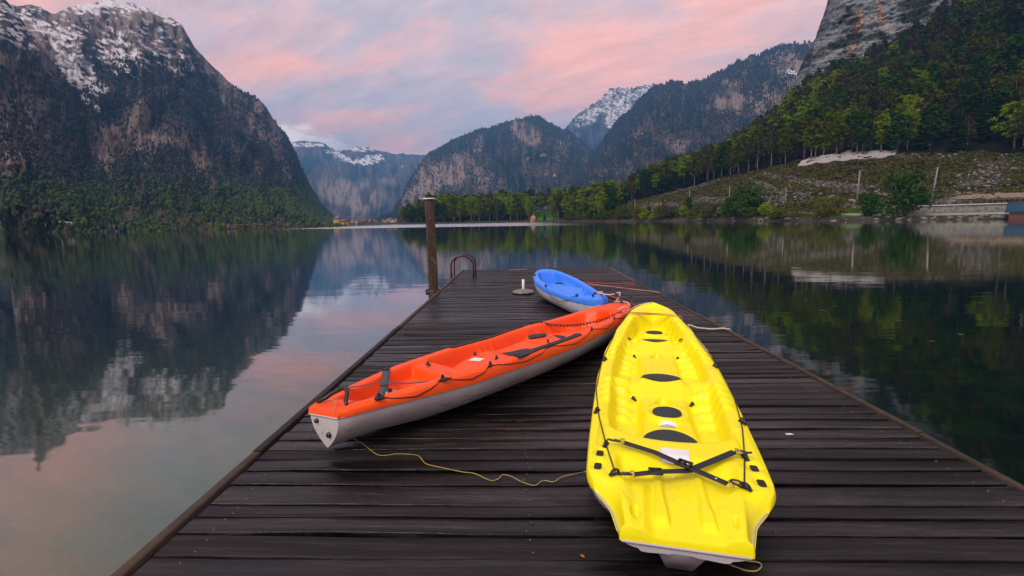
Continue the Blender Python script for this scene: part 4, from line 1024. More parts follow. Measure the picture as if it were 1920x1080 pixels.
    def ellipse(s, name, mat, q, u, rq, ru, up, flat=None, label=None):
        n = 32; t_ = np.arange(n)*2*math.pi/n; c = s.P(q, u, up) if flat is None else np.array([u, q, flat])
        rings = []
        for f in (1.0, .97, .5):
            for a in t_:
                p = s.P(q+rq*f*math.sin(a), u+ru*f*math.cos(a), up+(.0 if f == 1 else .004)) if flat is None else np.array([u+ru*f*math.cos(a), q+rq*f*math.sin(a), flat+(0 if f == 1 else .005)])
                if f == 1: p[2] -= .006
                rings.append(p)
        cc = s.P(q, u, up+.004) if flat is None else np.array([u, q, flat+.006])
        V = np.array(rings+[cc]); F4 = [[k*n+j, k*n+(j+1) % n, (k+1)*n+(j+1) % n, (k+1)*n+j] for k in range(2) for j in range(n)]; F3 = [[2*n+j, 2*n+(j+1) % n, 3*n] for j in range(n)]
        mb = MB(); mb.addv(V, F3, F4); o_ = mb.build(name, mat, s.root, True)
        if label: o_['label'] = label
        return o_
    def rect(s, name, mat, pts4, up=.003, label=None):
        """sticker lying on the deck, corners (s,u)"""
        n = 8; V = []; p = np.array(pts4)
        for i in range(n):
            for j in range(n):
                a, b_ = i/(n-1), j/(n-1); q = p[0]*(1-a)*(1-b_)+p[1]*(1-a)*b_+p[2]*a*b_+p[3]*a*(1-b_); V.append(s.P(q[0], q[1], up))
        i = np.arange(n*n).reshape(n, n); F = np.stack([i[:-1, :-1], i[:-1, 1:], i[1:, 1:], i[1:, :-1]], -1).reshape(-1, 4)
        mb = MB(); mb.addv(np.array(V), None, F); o_ = mb.build(name, mat, s.root)
        if label: o_['label'] = label
        return o_
    def eye(s, q, u, rot=0.0, sc=1.0, name='pad_eye', z=None, out=False):
        """black saddle with a small loop and two rivets"""
        c = s.P(q, u, .004) if z is None else np.array([u, q, z]); mb = MB()
        Rz = np.array([[math.cos(rot), -math.sin(rot), 0], [math.sin(rot), math.cos(rot), 0], [0, 0, 1]])
        mb.box(c+[0, 0, .001], (.017*sc, .052*sc, .007*sc), R=Rz, bev=.003)
        lp = [Rz@np.array([0, .020*math.cos(a), .020*math.sin(a)])*sc+c for a in np.linspace(0, math.pi, 9)]
        mb.tube(lp, .0052*sc, 6); o_ = mb.build(name, BLK, s.root, True)
        m2 = MB(); m2.lathe([(.0001, .004), (.005, .003), (.006, .0)], 8, c+Rz@np.array([0, .0, .006])*sc+[0, 0, .004]); m2.build('rivet', SCR, o_, True)
        return o_
    def cord(s, name, pts, r=.0035, mat=None, up=.006):
        """pts (s,u[,extra height]) joined by straight taut spans lifted clear of the deck"""
        P_ = []
        for i, a in enumerate(pts):
            e = a[2] if len(a) > 2 else 0; P_.append(s.P(a[0], a[1], up+e))
        out = []
        for i in range(len(P_)-1):
            for k in range(10):
                f = k/10; p = P_[i]*(1-f)+P_[i+1]*f; g = float(s.deck(np.array([p[1]]), np.array([np.clip(p[0], -s.w(p[1])+.001, s.w(p[1])-.001)]))[0])
                p = p.copy(); p[2] = max(p[2], g+up*.7) if abs(p[0]) < s.w(p[1]) else p[2]; out.append(p)
        out.append(P_[-1]); mb = MB(); mb.tube(out, r, 6); return mb.build(name, mat or BLK, s.root, True)
    def strap(s, name, pts, wid=.036, mat=None, th=.003, label=None):
        """flat webbing through points (s,u,height above deck)"""
        P_ = np.array([s.P(a[0], a[1], a[2]) for a in pts]); L_ = np.r_[0, np.cumsum(np.linalg.norm(np.diff(P_, axis=0), axis=1))]; n = 28
        q = np.linspace(0, L_[-1], n); C_ = np.stack([np.interp(q, L_, P_[:, k]) for k in range(3)], 1)
        d = np.gradient(C_, axis=0); d /= np.linalg.norm(d, axis=1, keepdims=True); sd_ = np.cross(d, [0, 0, 1.]); sd_ /= np.linalg.norm(sd_, axis=1, keepdims=True); upv = np.cross(sd_, d)
        V = np.concatenate([C_+sd_*wid/2+upv*th/2, C_-sd_*wid/2+upv*th/2, C_-sd_*wid/2-upv*th/2, C_+sd_*wid/2-upv*th/2]); F = []
        for i in range(n-1):
            for k in range(4):
                k2 = (k+1) % 4; F.append([k*n+i, k2*n+i, k2*n+i+1, k*n+i+1])
        F += [[0, 3*n, 2*n, n], [n-1, 2*n-1, 3*n-1, 4*n-1]]
        mb = MB(); mb.addv(V, None, F); o_ = mb.build(name, mat or WEB, s.root)
        if label: o_['label'] = label
        return o_
    def buckle(s, q, u, up, ang, sz=(.05, .04, .014), name='buckle'):
        c = s.P(q, u, up); R_ = np.array([[math.cos(ang), -math.sin(ang), 0], [math.sin(ang), math.cos(ang), 0], [0, 0, 1]])
        mb = MB(); sx, sy, sz_ = sz
        for dx in (-sx/2, 0, sx/2): mb.box(c+R_@np.array([dx, 0, 0]), (sx*.16, sy, sz_), R=R_, bev=.003)
        for dy in (-sy/2, sy/2): mb.box(c+R_@np.array([0, dy, 0]), (sx*1.15, sy*.14, sz_*.8), R=R_, bev=.002)
        return mb.build(name, BLK, s.root)
    def hook(s, q, u, up, ang, name='snap_hook'):
        c = s.P(q, u, up); R_ = np.array([[math.cos(ang), -math.sin(ang), 0], [math.sin(ang), math.cos(ang), 0], [0, 0, 1]])
        mb = MB(); lp = [c+R_@np.array([.026*math.cos(a), .010*math.sin(a), .004*math.sin(a)]) for a in np.linspace(0, 6.0, 14)]
        mb.tube(lp, .0045, 6); mb.tube([c+R_@np.array([.024, 0, 0]), c+R_@np.array([.05, .002, .002])], [.006, .004], 6)
        o_ = mb.build(name, BLK, s.root, True); m2 = MB(); m2.tube([c+R_@np.array([-.018, -.011, .002]), c+R_@np.array([.018, -.011, .002])], .0035, 6); m2.build('gate', SCR, o_, True); return o_
WEB = simple('black_webbing', (.016, .018, .024), .7, var=.2, scale=120, bump=.4, bscale=500)
def pchip(x, pts):
    p = np.array(pts); o_ = np.interp(x, p[:, 0], p[:, 1]); h = .035
    return (o_*2+np.interp(x-h, p[:, 0], p[:, 1])+np.interp(x+h, p[:, 0], p[:, 1]))/4
def gs(x, c, w_): return np.exp(-((x-c)/w_)**2)
def bx(x, a, b_, e): return sm(a-e/2, a+e/2, x)*sm(b_+e/2, b_-e/2, x)
def ell(S_, U_, q, u, rq, ru, e=.15):
    d = np.sqrt(((S_-q)/rq)**2+((U_-u)/ru)**2); return sm(1+e, 1-e, d)

# ---- yellow tandem
YW = [(0.0, 0.222), (0.163, 0.267), (0.268, 0.337), (0.326, 0.373), (0.383, 0.384), (0.574, 0.396), (0.766, 0.406), (1.149, 0.422), (1.819, 0.446), (2.489, 0.429), (3.112, 0.356), (3.542, 0.277), (3.782, 0.217), (3.925, 0.149), (4.002, 0.07), (4.021, 0.0)]
YZ = [(0.0, 0.272), (0.335, 0.296), (0.67, 0.287), (1.005, 0.275), (1.34, 0.263), (1.675, 0.259), (2.011, 0.262), (2.346, 0.271), (2.681, 0.28), (3.016, 0.312), (3.351, 0.346), (3.686, 0.388), (4.021, 0.431)]
def deck_yellow(S_, U_, w_, zr):
    a = np.abs(U_); c = 0.01; Uc = U_-c; ac = np.abs(Uc)
    z = zr-.010*sm(w_-.03, w_, a)-.006*sm(w_-.05, w_-.085, a)
    # cockpit
    wi = w_-.085
    s0 = .70+1.6*np.clip(ac-.02, 0, 1)**2; s1 = 3.70+.10*np.cos(np.clip(ac/.25, 0, 1)*math.pi)-.25*ac
    rec = sm(0, .055, wi-a)*sm(0, .10, S_-s0)*sm(0, .13, s1-S_)
    pc = pchip(S_, [(.70, .275), (.80, .238), (1.0, .222), (1.15, .208), (1.36, .202), (1.50, .180), (1.62, .165), (1.72, .195), (1.82, .236), (1.90, .236), (2.04, .214), (2.25, .196), (2.60, .178), (2.72, .170), (2.84, .215), (2.93, .246), (3.02, .240), (3.16, .226), (3.38, .222), (3.52, .18), (3.8, .17)])
    ps = pchip(S_, [(.70, .27), (.84, .215), (1.0, .145), (1.30, .118), (1.55, .125), (1.68, .165), (1.82, .216), (1.90, .200), (2.02, .140), (2.40, .120), (2.66, .135), (2.82, .185), (2.93, .226), (3.02, .20), (3.14, .165), (3.45, .155), (3.8, .16)])
    cons = sm(.185, .125, ac); zf = pc*cons+ps*(1-cons)
    for rs in (1.86, 2.96): zf = zf+.020*bx(ac, .22, .33, .05)*bx(S_, rs-.07, rs+.05, .05)-.018*gs(ac, .215, .022)*bx(S_, rs-.22, rs-.02, .06)
    zf = zf+.036*ell(S_, Uc, 1.215, 0, .132, .132, .07)-.010*ell(S_, Uc, 1.215, 0, .100, .100, .05)
    zf = zf+.030*ell(S_, Uc, 3.275, 0, .12, .12, .07)-.008*ell(S_, Uc, 3.275, 0, .09, .09, .05)
    for q in (1.49, 2.60):                                    # arched drain hollows
        tri = sm(.062, .046, ac/np.clip(1-((S_-q)/.17)**2, .10, 1))*bx(S_, q, q+.15, .02); zf = zf-.055*tri
    for q in (1.32, 2.33):
        for sd_ in (-.19, .19): zf = zf-.018*ell(S_, Uc, q, sd_, .03, .045, .3)
    zf = zf-.006*gs(ac, .10, .006)*bx(S_, 2.12, 2.35, .05)-.006*gs(ac, .045, .006)*bx(S_, 2.2, 2.5, .05)
    z = z*(1-rec)+zf*rec
    # foot braces: corrugations down the side walls
    wallz = bx(a, 0, 1, .01)*sm(.12, .05, np.abs(wi-.055-a)); cor = (.5+.5*np.cos((S_-1.30)*2*math.pi/.135))**2.2
    z = z+.042*wallz*cor*(bx(S_, 1.22, 1.72, .04)+bx(S_, 2.25, 2.80, .04)+.7*bx(S_, 3.15, 3.50, .04))
    z = z-.006*gs(ac, .155, .006)*rec*(bx(S_, .9, 1.5, .05)+bx(S_, 2.0, 2.6, .05))
    # tank well behind the cockpit
    wt_ = np.interp(S_, [0, .30, .36, .60], [.222, .262, .30, .31])
    tw = sm(.66, .54, S_)*sm(0, .05, wt_-.03-a)
    zt = .243+.024*bx(ac, .135, .235, .05)*sm(.42, .28, S_)-.008*sm(0, -.3, S_)+.05*sm(.45, .60, S_)
    rw = .020+.014*sm(.28, .12, S_); rib = bx(ac, .086-.5*rw*1.6, .086+.5*rw*1.6, .016)*bx(S_, .07, .44, .05); zt = zt+.024*rib
    for sd_ in (-.185, .190): zt = zt-.050*ell(S_, Uc, .10, sd_, .040, .019, .15)
    z = z*(1-tw)+np.minimum(zt, z)*tw
    # the flank under the handles slopes down outside the well
    fl = sm(.31, .24, S_)*sm(0, .012, a-(w_-(w_-wt_*.93)*1.0)); z = z-fl*.052*sm(0, .05, S_)*np.clip((a-wt_*.93)/np.maximum(w_-wt_*.93, .01), 0, 1)
    for q in (.525, .395):
        z = z-.016*ell(S_, a, q, .341, .046, .030, .15)
    z = z-.008*bx(a, .325, .365, .012)*bx(S_, .60, .95, .05)
    # bow: shallow dish
    z = z-.020*ell(S_, Uc, 3.86, 0, .07, .10, .5)+.012*gs(Uc, 0, .07)*sm(3.7, 3.95, S_)
    return z+.0012*np.sin(S_*9)*np.cos(U_*7)
YEL = plastic('yellow_plastic', (.95, .84, .002), .42); GRH = hull_mat('grey_hull_plastic', (.50, .46, .47)); GRH2 = hull_mat('pale_hull_plastic', (.66, .64, .66))
yk = Kayak('kayak', 'large yellow two seat kayak lying on the jetty at the right', (.5794, 1.5995, .0, .2338, -.0028, -.0028), YW, YZ, deck_yellow,
           lambda q: .062+.03*sm(.5, 0, q)*0+.02*sm(3, 4, q), lambda q: .0+.178*sm(.55, -.03, q)+.20*sm(3.2, 4.02, q)**2, (YEL, GRH))
def cres(u0, u1, tipq, topq, botq, sag=.5):
    def f(v):
        u = u0+(u1-u0)*v; k = 1-(2*v-1)**2; return u, tipq+(botq-tipq)*k-.0005, tipq+(topq-tipq)*k**.8+.0005
    return f
yk.pad('seat_pad', RUB, cres(-.137, .14, .835, .985, .782)); yk.pad('seat_pad', RUB, cres(-.137, .149, 1.87, 2.02, 1.808)); yk.pad('seat_pad', RUB, cres(-.112, .121, 2.985, 3.03, 2.92))
yk.ellipse('hatch_lid', RUB, 1.215, .01, .086, .086, .0, flat=.236); yk.ellipse('hatch_lid', RUB, 3.275, .01, .078, .080, .0, flat=.251)
STW = simple('sticker_white', (.80, .79, .76), .4, var=.03); STG = simple('sticker_grey_print', (.45, .46, .48), .5, var=.1, scale=90)
yk.rect('sticker', STW, [(.640, -.058), (.636, .076), (.515, .066), (.520, -.056)], label='blank white rectangular sticker behind the rear seat')
st = yk.rect('sticker', STW, [(1.085, -.043), (1.085, .055), (1.035, .06), (1.035, -.048)], label='small white sticker with a grey arch behind the hatch')
yk.pad('print', STG, lambda v: (-.034+.08*v, 1.040, 1.047+.030*(1-(2*v-1)**2)), up=.0045)
for q, u, r_ in ((2.69, -.185, .5), (2.69, .19, -.5), (3.0, -.24, 1.5), (2.99, .245, 1.5), (2.0, -.285, 1.5), (1.985, .29, 1.5), (1.62, -.185, .6), (1.60, .195, -.6)): yk.eye(q, u, r_)
for q, sd_ in ((2.15, -1), (2.13, 1), (1.05, -1), (1.05, 1)): yk.eye(q, sd_*(float(yk.w(q))-.022), .35*sd_, 1.2)
for sd_ in (-1, 1):
    wq = lambda q: sd_*(float(yk.w(q)))
    yk.cord('deck_line', [(3.75, wq(3.75)+.003*sd_, -.02), (3.1, wq(3.1)+.004*sd_, -.015), (2.15, wq(2.15)+.002*sd_, -.005), (1.5, wq(1.5)+.001*sd_, -.006), (1.30, wq(1.30)-.012*sd_), (.955, sd_*.376), (.60, sd_*.316), (.318, sd_*.258)])
    yk.eye(.60, sd_*.318, .3*sd_, 1.1); yk.eye(.322, sd_*.262, .9*sd_, 1.1)
    for q in (.525, .395):
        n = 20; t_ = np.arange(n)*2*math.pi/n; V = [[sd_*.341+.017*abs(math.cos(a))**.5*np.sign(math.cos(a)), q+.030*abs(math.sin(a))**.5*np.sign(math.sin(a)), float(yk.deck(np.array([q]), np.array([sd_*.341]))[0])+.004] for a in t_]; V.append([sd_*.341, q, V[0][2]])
        mb = MB(); mb.addv(np.array(V), [[j, (j+1) % n, n] for j in range(n)]); mb.build('slot_shade_inset', simple('painted_slot_shade', (.012, .010, .010), .8), yk.root)  # dark sheet painted for the shade inside the open grip hole
yk.strap('strap', [(.596, -.235, .03), (.52, -.09, .05), (.441, .034, .062), (.351, .200, .032)]); yk.strap('strap', [(.344, -.185, .03), (.346, -.08, .045), (.42, .05, .048), (.603, .272, .03)])
yk.buckle(.441, .034, .070, -.5, (.055, .048, .016)); yk.buckle(.347, -.09, .052, .1, (.05, .044, .014))
for q, u, a in ((.601, -.262, 2.9), (.330, .232, -.5), (.330, -.215, 3.3), (.600, .298, .1)): yk.hook(q, u, .03, a)
for q, u in ((.600, -.243), (.347, .208), (.340, -.194), (.603, .280)): 
    c = yk.P(q, u, .034); mb = MB(); mb.tube([c+[.0, -.024, 0], c+[.0, .024, 0], c+[.012, .024, 0], c+[.012, -.024, 0]], .004, 6, closed=True); mb.build('strap_ring', simple('yellow_ring', (.5, .4, .02), .5), yk.root)
LET = simple('white_print', (.75, .76, .78), .5, var=0)
def micro_print(k, q, u, up, ang, L_=.075, h=.006):
    mb = MB(); c = k.P(q, u, up); R_ = np.array([[math.cos(ang), -math.sin(ang), 0], [math.sin(ang), math.cos(ang), 0], [0, 0, 1]]); x_ = -L_/2; rg_ = random.Random(3)
    while x_ < L_/2-.012:
        w_ = rg_.uniform(.003, .006); mb.box(c+R_@np.array([x_, 0, 0]), (w_, h*.8, .0006), R=R_); x_ += w_+.002
    mb.box(c+R_@np.array([L_/2, 0, 0]), (.008, h*1.5, .0006), R=R_); mb.build('print', LET, k.root)
micro_print(yk, .392, .125, .0505, -.46); micro_print(yk, .352, -.035, .0485, .08, .035)
# skeg block under the stern
mb = MB(); V = [[-.075, .03, .19], [.075, .03, .19], [.045, .05, .155], [-.045, .05, .155], [-.10, .42, .17], [.10, .42, .17], [.05, .36, .002], [-.05, .36, .002]]
mb.add([[-.10, .05, .165], [.10, .05, .165], [.05, .16, .004], [-.05, .16, .004], [-.10, .62, .14], [.10, .62, .14], [.05, .6, .004], [-.05, .6, .004]], [[0, 1, 2, 3], [4, 7, 6, 5], [3, 2, 6, 7], [0, 3, 7, 4], [1, 5, 6, 2], [0, 4, 5, 1]]); mb.build('skeg', GRH, yk.root)

# ---- red tandem
RW = [(0.0, 0.150), (0.054, 0.194), (0.43, 0.323), (0.968, 0.471), (1.613, 0.538), (2.259, 0.533), (2.904, 0.485), (3.442, 0.406), (3.872, 0.326), (4.141, 0.223), (4.27, 0.1), (4.303, 0.0)]
RZ = [(0.0, 0.285), (0.359, 0.300), (0.717, 0.316), (1.076, 0.323), (1.434, 0.327), (1.793, 0.326), (2.151, 0.324), (2.51, 0.335), (2.868, 0.346), (3.227, 0.345), (3.585, 0.362), (3.944, 0.382), (4.303, 0.413)]
RC = .02
def deck_red(S_, U_, w_, zr):
    a = np.abs(U_); Uc = U_-RC; ac = np.abs(Uc)
    z = zr-.014*sm(w_-.03, w_, a)-.008*sm(w_-.06, w_-.10, a)
    wi = w_-.095
    # stern well with the round hatch
    r1 = sm(0, .045, wi-a)*sm(.17, .25, S_+.1*ac)*sm(.96, .88, S_+.36*U_)
    zf1 = .185+.020*ell(S_, Uc, .53, -.06, .16, .12, .3)+.01*sm(.8, .9, S_)
    z = z*(1-r1)+zf1*r1
    z = z-.006*bx(S_, .08, .17, .02)*sm(.10, .08, ac)
    # cockpits
    s1 = 3.93-.5*ac+.06*np.cos(np.clip(ac/.12, 0, 1)*math.pi); rec = sm(0, .055, wi-a)*sm(1.04, 1.14, S_+.36*U_)*sm(0, .12, s1-S_)
    sk = S_+.50*U_+.04
    pc = pchip(sk, [(1.12, .20), (1.22, .175), (1.36, .225), (1.52, .252), (1.74, .262), (1.84, .238), (1.95, .232), (2.15, .240), (2.35, .255), (2.70, .262), (2.80, .235), (2.90, .19), (3.1, .215), (3.35, .20), (3.6, .17), (3.9, .18)])
    ps = pchip(sk, [(1.12, .17), (1.3, .145), (1.6, .15), (1.75, .175), (1.86, .19), (1.98, .15), (2.4, .14), (2.65, .17), (2.8, .19), (2.95, .15), (3.6, .15), (3.9, .17)])
    body = sm(.34, .25, ac-.0*S_)*1.0; zf = pc*body+ps*(1-body)
    zf = zf+.028*ell(S_, Uc, 2.43, -.09, .15, .135, .10)-.010*ell(S_, Uc, 2.43, -.09, .118, .108, .06)
    zf = zf-.025*ell(S_, Uc, 1.64, -.13, .05, .045, .2)
    zf = zf-.004*gs(ac, .24, .012)*rec
    z = z*(1-rec)+zf*rec
    for q in (1.90, 2.09, 2.68, 2.86, 3.05, 3.36, 3.62):
        z = z+.055*sm(.07, .02, np.abs(wi-.062-a))*bx(S_, q, q+.045, .025)*rec*.8
    # cross bulkhead
    bh = sm(.86, .93, S_+.36*U_)*sm(1.14, 1.06, S_+.36*U_)*sm(0, .04, wi-a); z = z*(1-bh)+(zr-.035-.03*sm(.2, .3, ac)*0)*bh
    z = z-.012*bx(ac, .12, .24, .05)*bx(S_+.36*U_, .98, 1.04, .04)
    # bow deck step
    z = z-.018*sm(3.86, 3.90, S_)*sm(4.04, 3.98, S_)*sm(.22, .16, ac)
    return z+.0012*np.sin(S_*7)*np.cos(U_*6)
REDM = plastic('red_orange_plastic', (.95, .085, .002), .40)
rk_ = Kayak('kayak', 'orange red two seat kayak with grey hull lying aslant on the jetty', (-1.1911, 2.74, .012, .631, -.1362, -.0262), RW, RZ, deck_red,
           lambda q: .088-.033*sm(.9, 0, q), lambda q: .012+.02*sm(.9, 0, q)+.16*sm(3.3, 4.3, q)**2, (REDM, hull_mat('scuffed_hull_plastic', (.53, .49, .47))), vstern=1.1)
rk_.pad('seat_pad', RUB, lambda v: (-.04+.31*v, 1.80-.20*v, 1.82-.20*v+.30*math.sin(v*3.14)**.7)); rk_.pad('seat_pad', RUB, lambda v: (.0+.25*v, 2.62-.22*v, 2.63-.22*v+.12*math.sin(v*3.14)))
rk_.pad('seat_pad', RUB, lambda v: (-.02+.20*v, 1.17-.10*v, 1.18-.10*v+.12*math.sin(v*3.14)))
rk_.ellipse('hatch_lid', RUB, 2.43, -.07, .105, .095, .0, flat=float(rk_.P(2.43, .045)[2])+.012)
WHL = simple('white_hatch_plastic', (.72, .72, .72), .4, var=.08)
rk_.ellipse('hatch_lid', WHL, .545, -.075, .075, .085, .010, label='white round lid in the stern well'); mb = MB(); c = rk_.P(.56, -.075, .02); mb.lathe([(.001, .022), (.016, .02), (.018, 0)], 12, c); mb.build('knob', BLK, rk_.root, True)
rk_.rect('sticker', STW, [(1.56, -.16), (1.52, .0), (1.45, .0), (1.49, -.17)]); rk_.rect('sticker', STW, [(.78, -.06), (.80, .09), (.73, .11), (.71, -.03)])
for sd_, a0, b0 in ((-1, 1.60, 2.74), (1, 1.33, 2.30)):
    rk_.pad('gunwale_grip', RUB, lambda v, sd_=sd_, a0=a0, b0=b0: (sd_*(float(rk_.w((a0+b0)/2))-.080+.066*v), a0, b0), up=.010, n=6)
for q, u, r_ in ((1.09, -.24, 1.2), (1.66, -.24, 1.), (1.52, .13, .5), (2.30, .14, .5)): rk_.eye(q, u, r_, 1.2)
for q in (.235, .66, 1.05, 1.75, 2.55, 3.2): rk_.eye(q, float(rk_.w(q))-.016, .5, 1.3)
for a_, b_ in ((.235, .66), (.66, 1.05), (1.05, 1.75), (1.75, 2.55), (2.55, 3.2), (3.2, 3.85)):
    m_ = (a_+b_)/2; rk_.cord('deck_line', [(a_, float(rk_.w(a_))-.006, .004), ((a_+m_)/2, float(rk_.w((a_+m_)/2))+.008, -.025), (m_, float(rk_.w(m_))+.011, -.045), ((m_+b_)/2, float(rk_.w((m_+b_)/2))+.008, -.028), (b_, float(rk_.w(b_))-.006, .004)], .004)
WEBG = simple('grey_webbing', (.055, .06, .07), .6, var=.15, scale=100)
rk_.strap('strap', [(.76, -.355, .006), (.60, -.16, .115), (.40, .08, .115), (.235, .245, .012)], .055, WEBG); rk_.strap('strap', [(.29, -.245, .006), (.42, -.02, .12), (.53, .18, .12), (.66, .385, .010)], .03, WEBG)
for q, u, a in ((.76, -.355, 2.2), (.235, .25, -1.0), (.285, -.25, 3.0), (.66, .39, .8)): rk_.hook(q, u, .012, a); rk_.buckle(q, u-.0, .012, a, (.045, .04, .016))
micro_print(rk_, .60, -.17, .062, -2.2, .03, .005)
# webbing carry handle at the stern
pts = [rk_.P(.04, -.13, .004)]+[rk_.P(.06+.10*math.sin(a), -.13+.27*a/math.pi, .006+.075*math.sin(a)) for a in np.linspace(.3, 2.84, 9)]+[rk_.P(.07, .15, .002)]
mb = MB(); mb.tube(pts, [.010]+[.014]*9+[.010], 8); mb.build('carry_handle', BLK, rk_.root, True)
for x_, z_, r_ in ((-.075, .195, .015), (.045, .12, .018)):
    mb = MB(); mb.lathe([(.001, .014), (r_*.8, .014), (r_, 0)], 14, (x_, -.004, z_), R=np.array([[1, 0, 0], [0, 0, -1], [0, 1, 0]])); mb.build('drain_plug', BLK, rk_.root, True)

# ---- blue single
BW = [(0.0, 0.0), (0.008, .04), (0.03, 0.085), (0.15, 0.150), (0.5, 0.230), (1.0, 0.308), (1.5, 0.362), (2.0, 0.358), (2.4, 0.288), (2.62, 0.184), (2.69, 0.082), (2.7, 0.0)]
BZ = [(0.0, 0.374), (0.225, 0.356), (0.45, 0.338), (0.675, 0.327), (0.9, 0.33), (1.125, 0.332), (1.35, 0.335), (1.575, 0.347), (1.8, 0.362), (2.025, 0.375), (2.25, 0.398), (2.475, 0.428), (2.7, 0.457)]
def deck_blue(S_, U_, w_, zr):
    a = np.abs(U_); z = zr+.010*gs(a, w_-.045, .03)-.02*sm(w_-.03, w_, a); wi = w_-.085
    rec = sm(0, .05, wi-a)*sm(.42, .56, S_+.3*a*0)*sm(2.56, 2.44, S_+.5*a*a)
    zf = .165+.125*ell(S_, U_, 1.28, -.02, .40, .24, .15)*sm(.80, 1.0, S_)*(1-.55*sm(1.25, .92, S_))
    zf = zf+.085*bx(S_, 1.72, 2.30, .08)*sm(.19, .14, np.abs(U_-.08))+.022*ell(S_, U_, 2.10, .10, .15, .115, .12)-.010*ell(S_, U_, 2.10, .10, .12, .09, .08)
    zf = zf-.07*gs(S_, .90+.7*a*a, .035)*sm(.26, .22, a)
    z = z*(1-rec)+zf*rec
    z = z+.045*sm(.07, .02, np.abs(wi-.055-a))*rec*(bx(S_, 1.0, 1.06, .03)+bx(S_, 1.14, 1.20, .03)+bx(S_, .86, .92, .03))
    return z-.035*ell(S_, U_, .27, 0, .13, .08, .35)
BLU = plastic('blue_plastic', (.055, .26, .93), .45)
bk = Kayak('kayak', 'small blue single kayak at the far end of the jetty', (1.0769, 6.3067, -.012, -.2377, -.0257, .0116), BW, BZ, deck_blue, lambda q: .085+.02*sm(.6, 0, q)-.0*q, lambda q: .012+.15*sm(.5, 0, q)**2+.12*sm(2.2, 2.7, q)**2, (BLU, GRH2), ns=260, nu=80)
bk.ellipse('hatch_lid', RUB, 2.10, .10, .115, .085, .006)
for q, sd_ in ((1.45, -1), (.42, -1), (2.3, -1), (.9, 1), (1.7, 1), (2.35, 1)): bk.eye(q, sd_*(float(bk.w(q))-.02), .3, 1.3)
bk.cord('deck_line', [(1.45, -float(bk.w(1.45))+.01, 0), (1.2, -float(bk.w(1.2))-.012, -.10), (.9, -float(bk.w(.9))-.012, -.13), (.6, -float(bk.w(.6))-.008, -.06), (.42, -float(bk.w(.42))+.01, .0), (.36, -float(bk.w(.36))-.01, -.09)], .004)
mb = MB(); c = bk.P(.07, -.03, .02); mb.tube([c+[-.07, 0, 0], c+[-.03, .03, .03], c+[.03, .03, .03], c+[.07, 0, 0]], .016, 8); mb.build('toggle_handle', BLK, bk.root, True)
# ------------------------------------------------------------------ things on the jetty
def dk(px, py, up=.004): p = on(px, py, DOCK+up); return np.array([p[0], p[1], DOCK+up])
def spline(pts, n=12):
    P_ = np.array(pts, float); out = []
    for i in range(len(P_)-1):
        p0, p1, p2, p3 = P_[max(i-1, 0)], P_[i], P_[i+1], P_[min(i+2, len(P_)-1)]
        for t_ in np.linspace(0, 1, n, endpoint=False):
            out.append(.5*((2*p1)+(-p0+p2)*t_+(2*p0-5*p1+4*p2-p3)*t_*t_+(-p0+3*p1-3*p2+p3)*t_**3))
    out.append(P_[-1]); return np.array(out)
def cordmat(name, a, b_, c=None):
    mt, t, b, o = material(name); co = t.n('ShaderNodeTexCoord').outputs['Object']
    wv = t.n('ShaderNodeTexWave'); wv.inputs['Scale'].default_value = 22; wv.inputs['Distortion'].default_value = 2; t.l(co, wv.inputs[0])
    cc = t.mix(t.ramp(wv.outputs[1], [(.4, 0.), (.6, 1.)], 'LINEAR'), a, b_)
    if c: cc = t.mix(t.ramp(t.noise(co, 30, 2), [(.5, 0.), (.6, 1.)]), cc, c)
    t.l(cc, b.inputs['Base Color']); b.inputs['Roughness'].default_value = .8; return mt
CORDM = cordmat('fluorescent_cord', (.55, .50, .08), (.45, .20, .06), (.20, .35, .12)); CORD2 = cordmat('rainbow_cord', (.55, .10, .04), (.08, .45, .28), (.55, .45, .08))
WHR = cordmat('white_rope', (.62, .58, .54), (.42, .38, .36)); REDW = simple('red_webbing', (.42, .018, .030), .6, var=.2, scale=60); PNK = cordmat('pink_rope', (.55, .14, .12), (.42, .30, .28))
def rope(name, label, cat, pts, r, mat, group=None):
    mb = MB(); mb.tube(pts, r, 7); o_ = mb.build(name, mat, None, True); return tag(o_, label, cat, group)
top_ = rk_.M@Vector(rk_.P(.05, .05, .012)); e1 = rk_.M@Vector((.10, -.012, .20))
rope('cord', 'thin yellow cord winding over the planks from the red kayak to the yellow one', 'cord',
     spline([rk_.M@Vector(rk_.P(.10, -.10, .02)), rk_.M@Vector(rk_.P(.06, .05, .02)), rk_.M@Vector((.15, -.012, .27)), dk(652, 812, .10), dk(662, 822, .02), dk(680, 832), dk(710, 853), dk(745, 851), dk(780, 853), dk(790, 860), dk(800, 870), dk(830, 877), dk(862, 884), dk(890, 888), dk(910, 897), dk(922, 901, -.004), dk(934, 898, .001), dk(943, 890), dk(958, 893), dk(980, 904), dk(1003, 910), dk(1018, 901), dk(1038, 903), dk(1054, 894), dk(1080, 888), dk(1101, 883), dk(1108, 878, .12)]), .0018, CORDM)
rope('cord', 'thin orange cord hanging in a loop beside the yellow kayak handle', 'cord', spline([dk(1100, 893, .10), dk(1106, 912, .02), dk(1118, 923), dk(1135, 929), dk(1150, 926)]), .0022, CORDM)
rope('cord', 'frayed red and green cord end lying behind the yellow kayak stern', 'cord', spline([dk(1374, 1036, .02), dk(1386, 1048), dk(1404, 1052), dk(1420, 1054), dk(1428, 1059), dk(1424, 1067), dk(1414, 1071), dk(1396, 1069), dk(1383, 1064), dk(1368, 1059)]), .0030, CORD2)
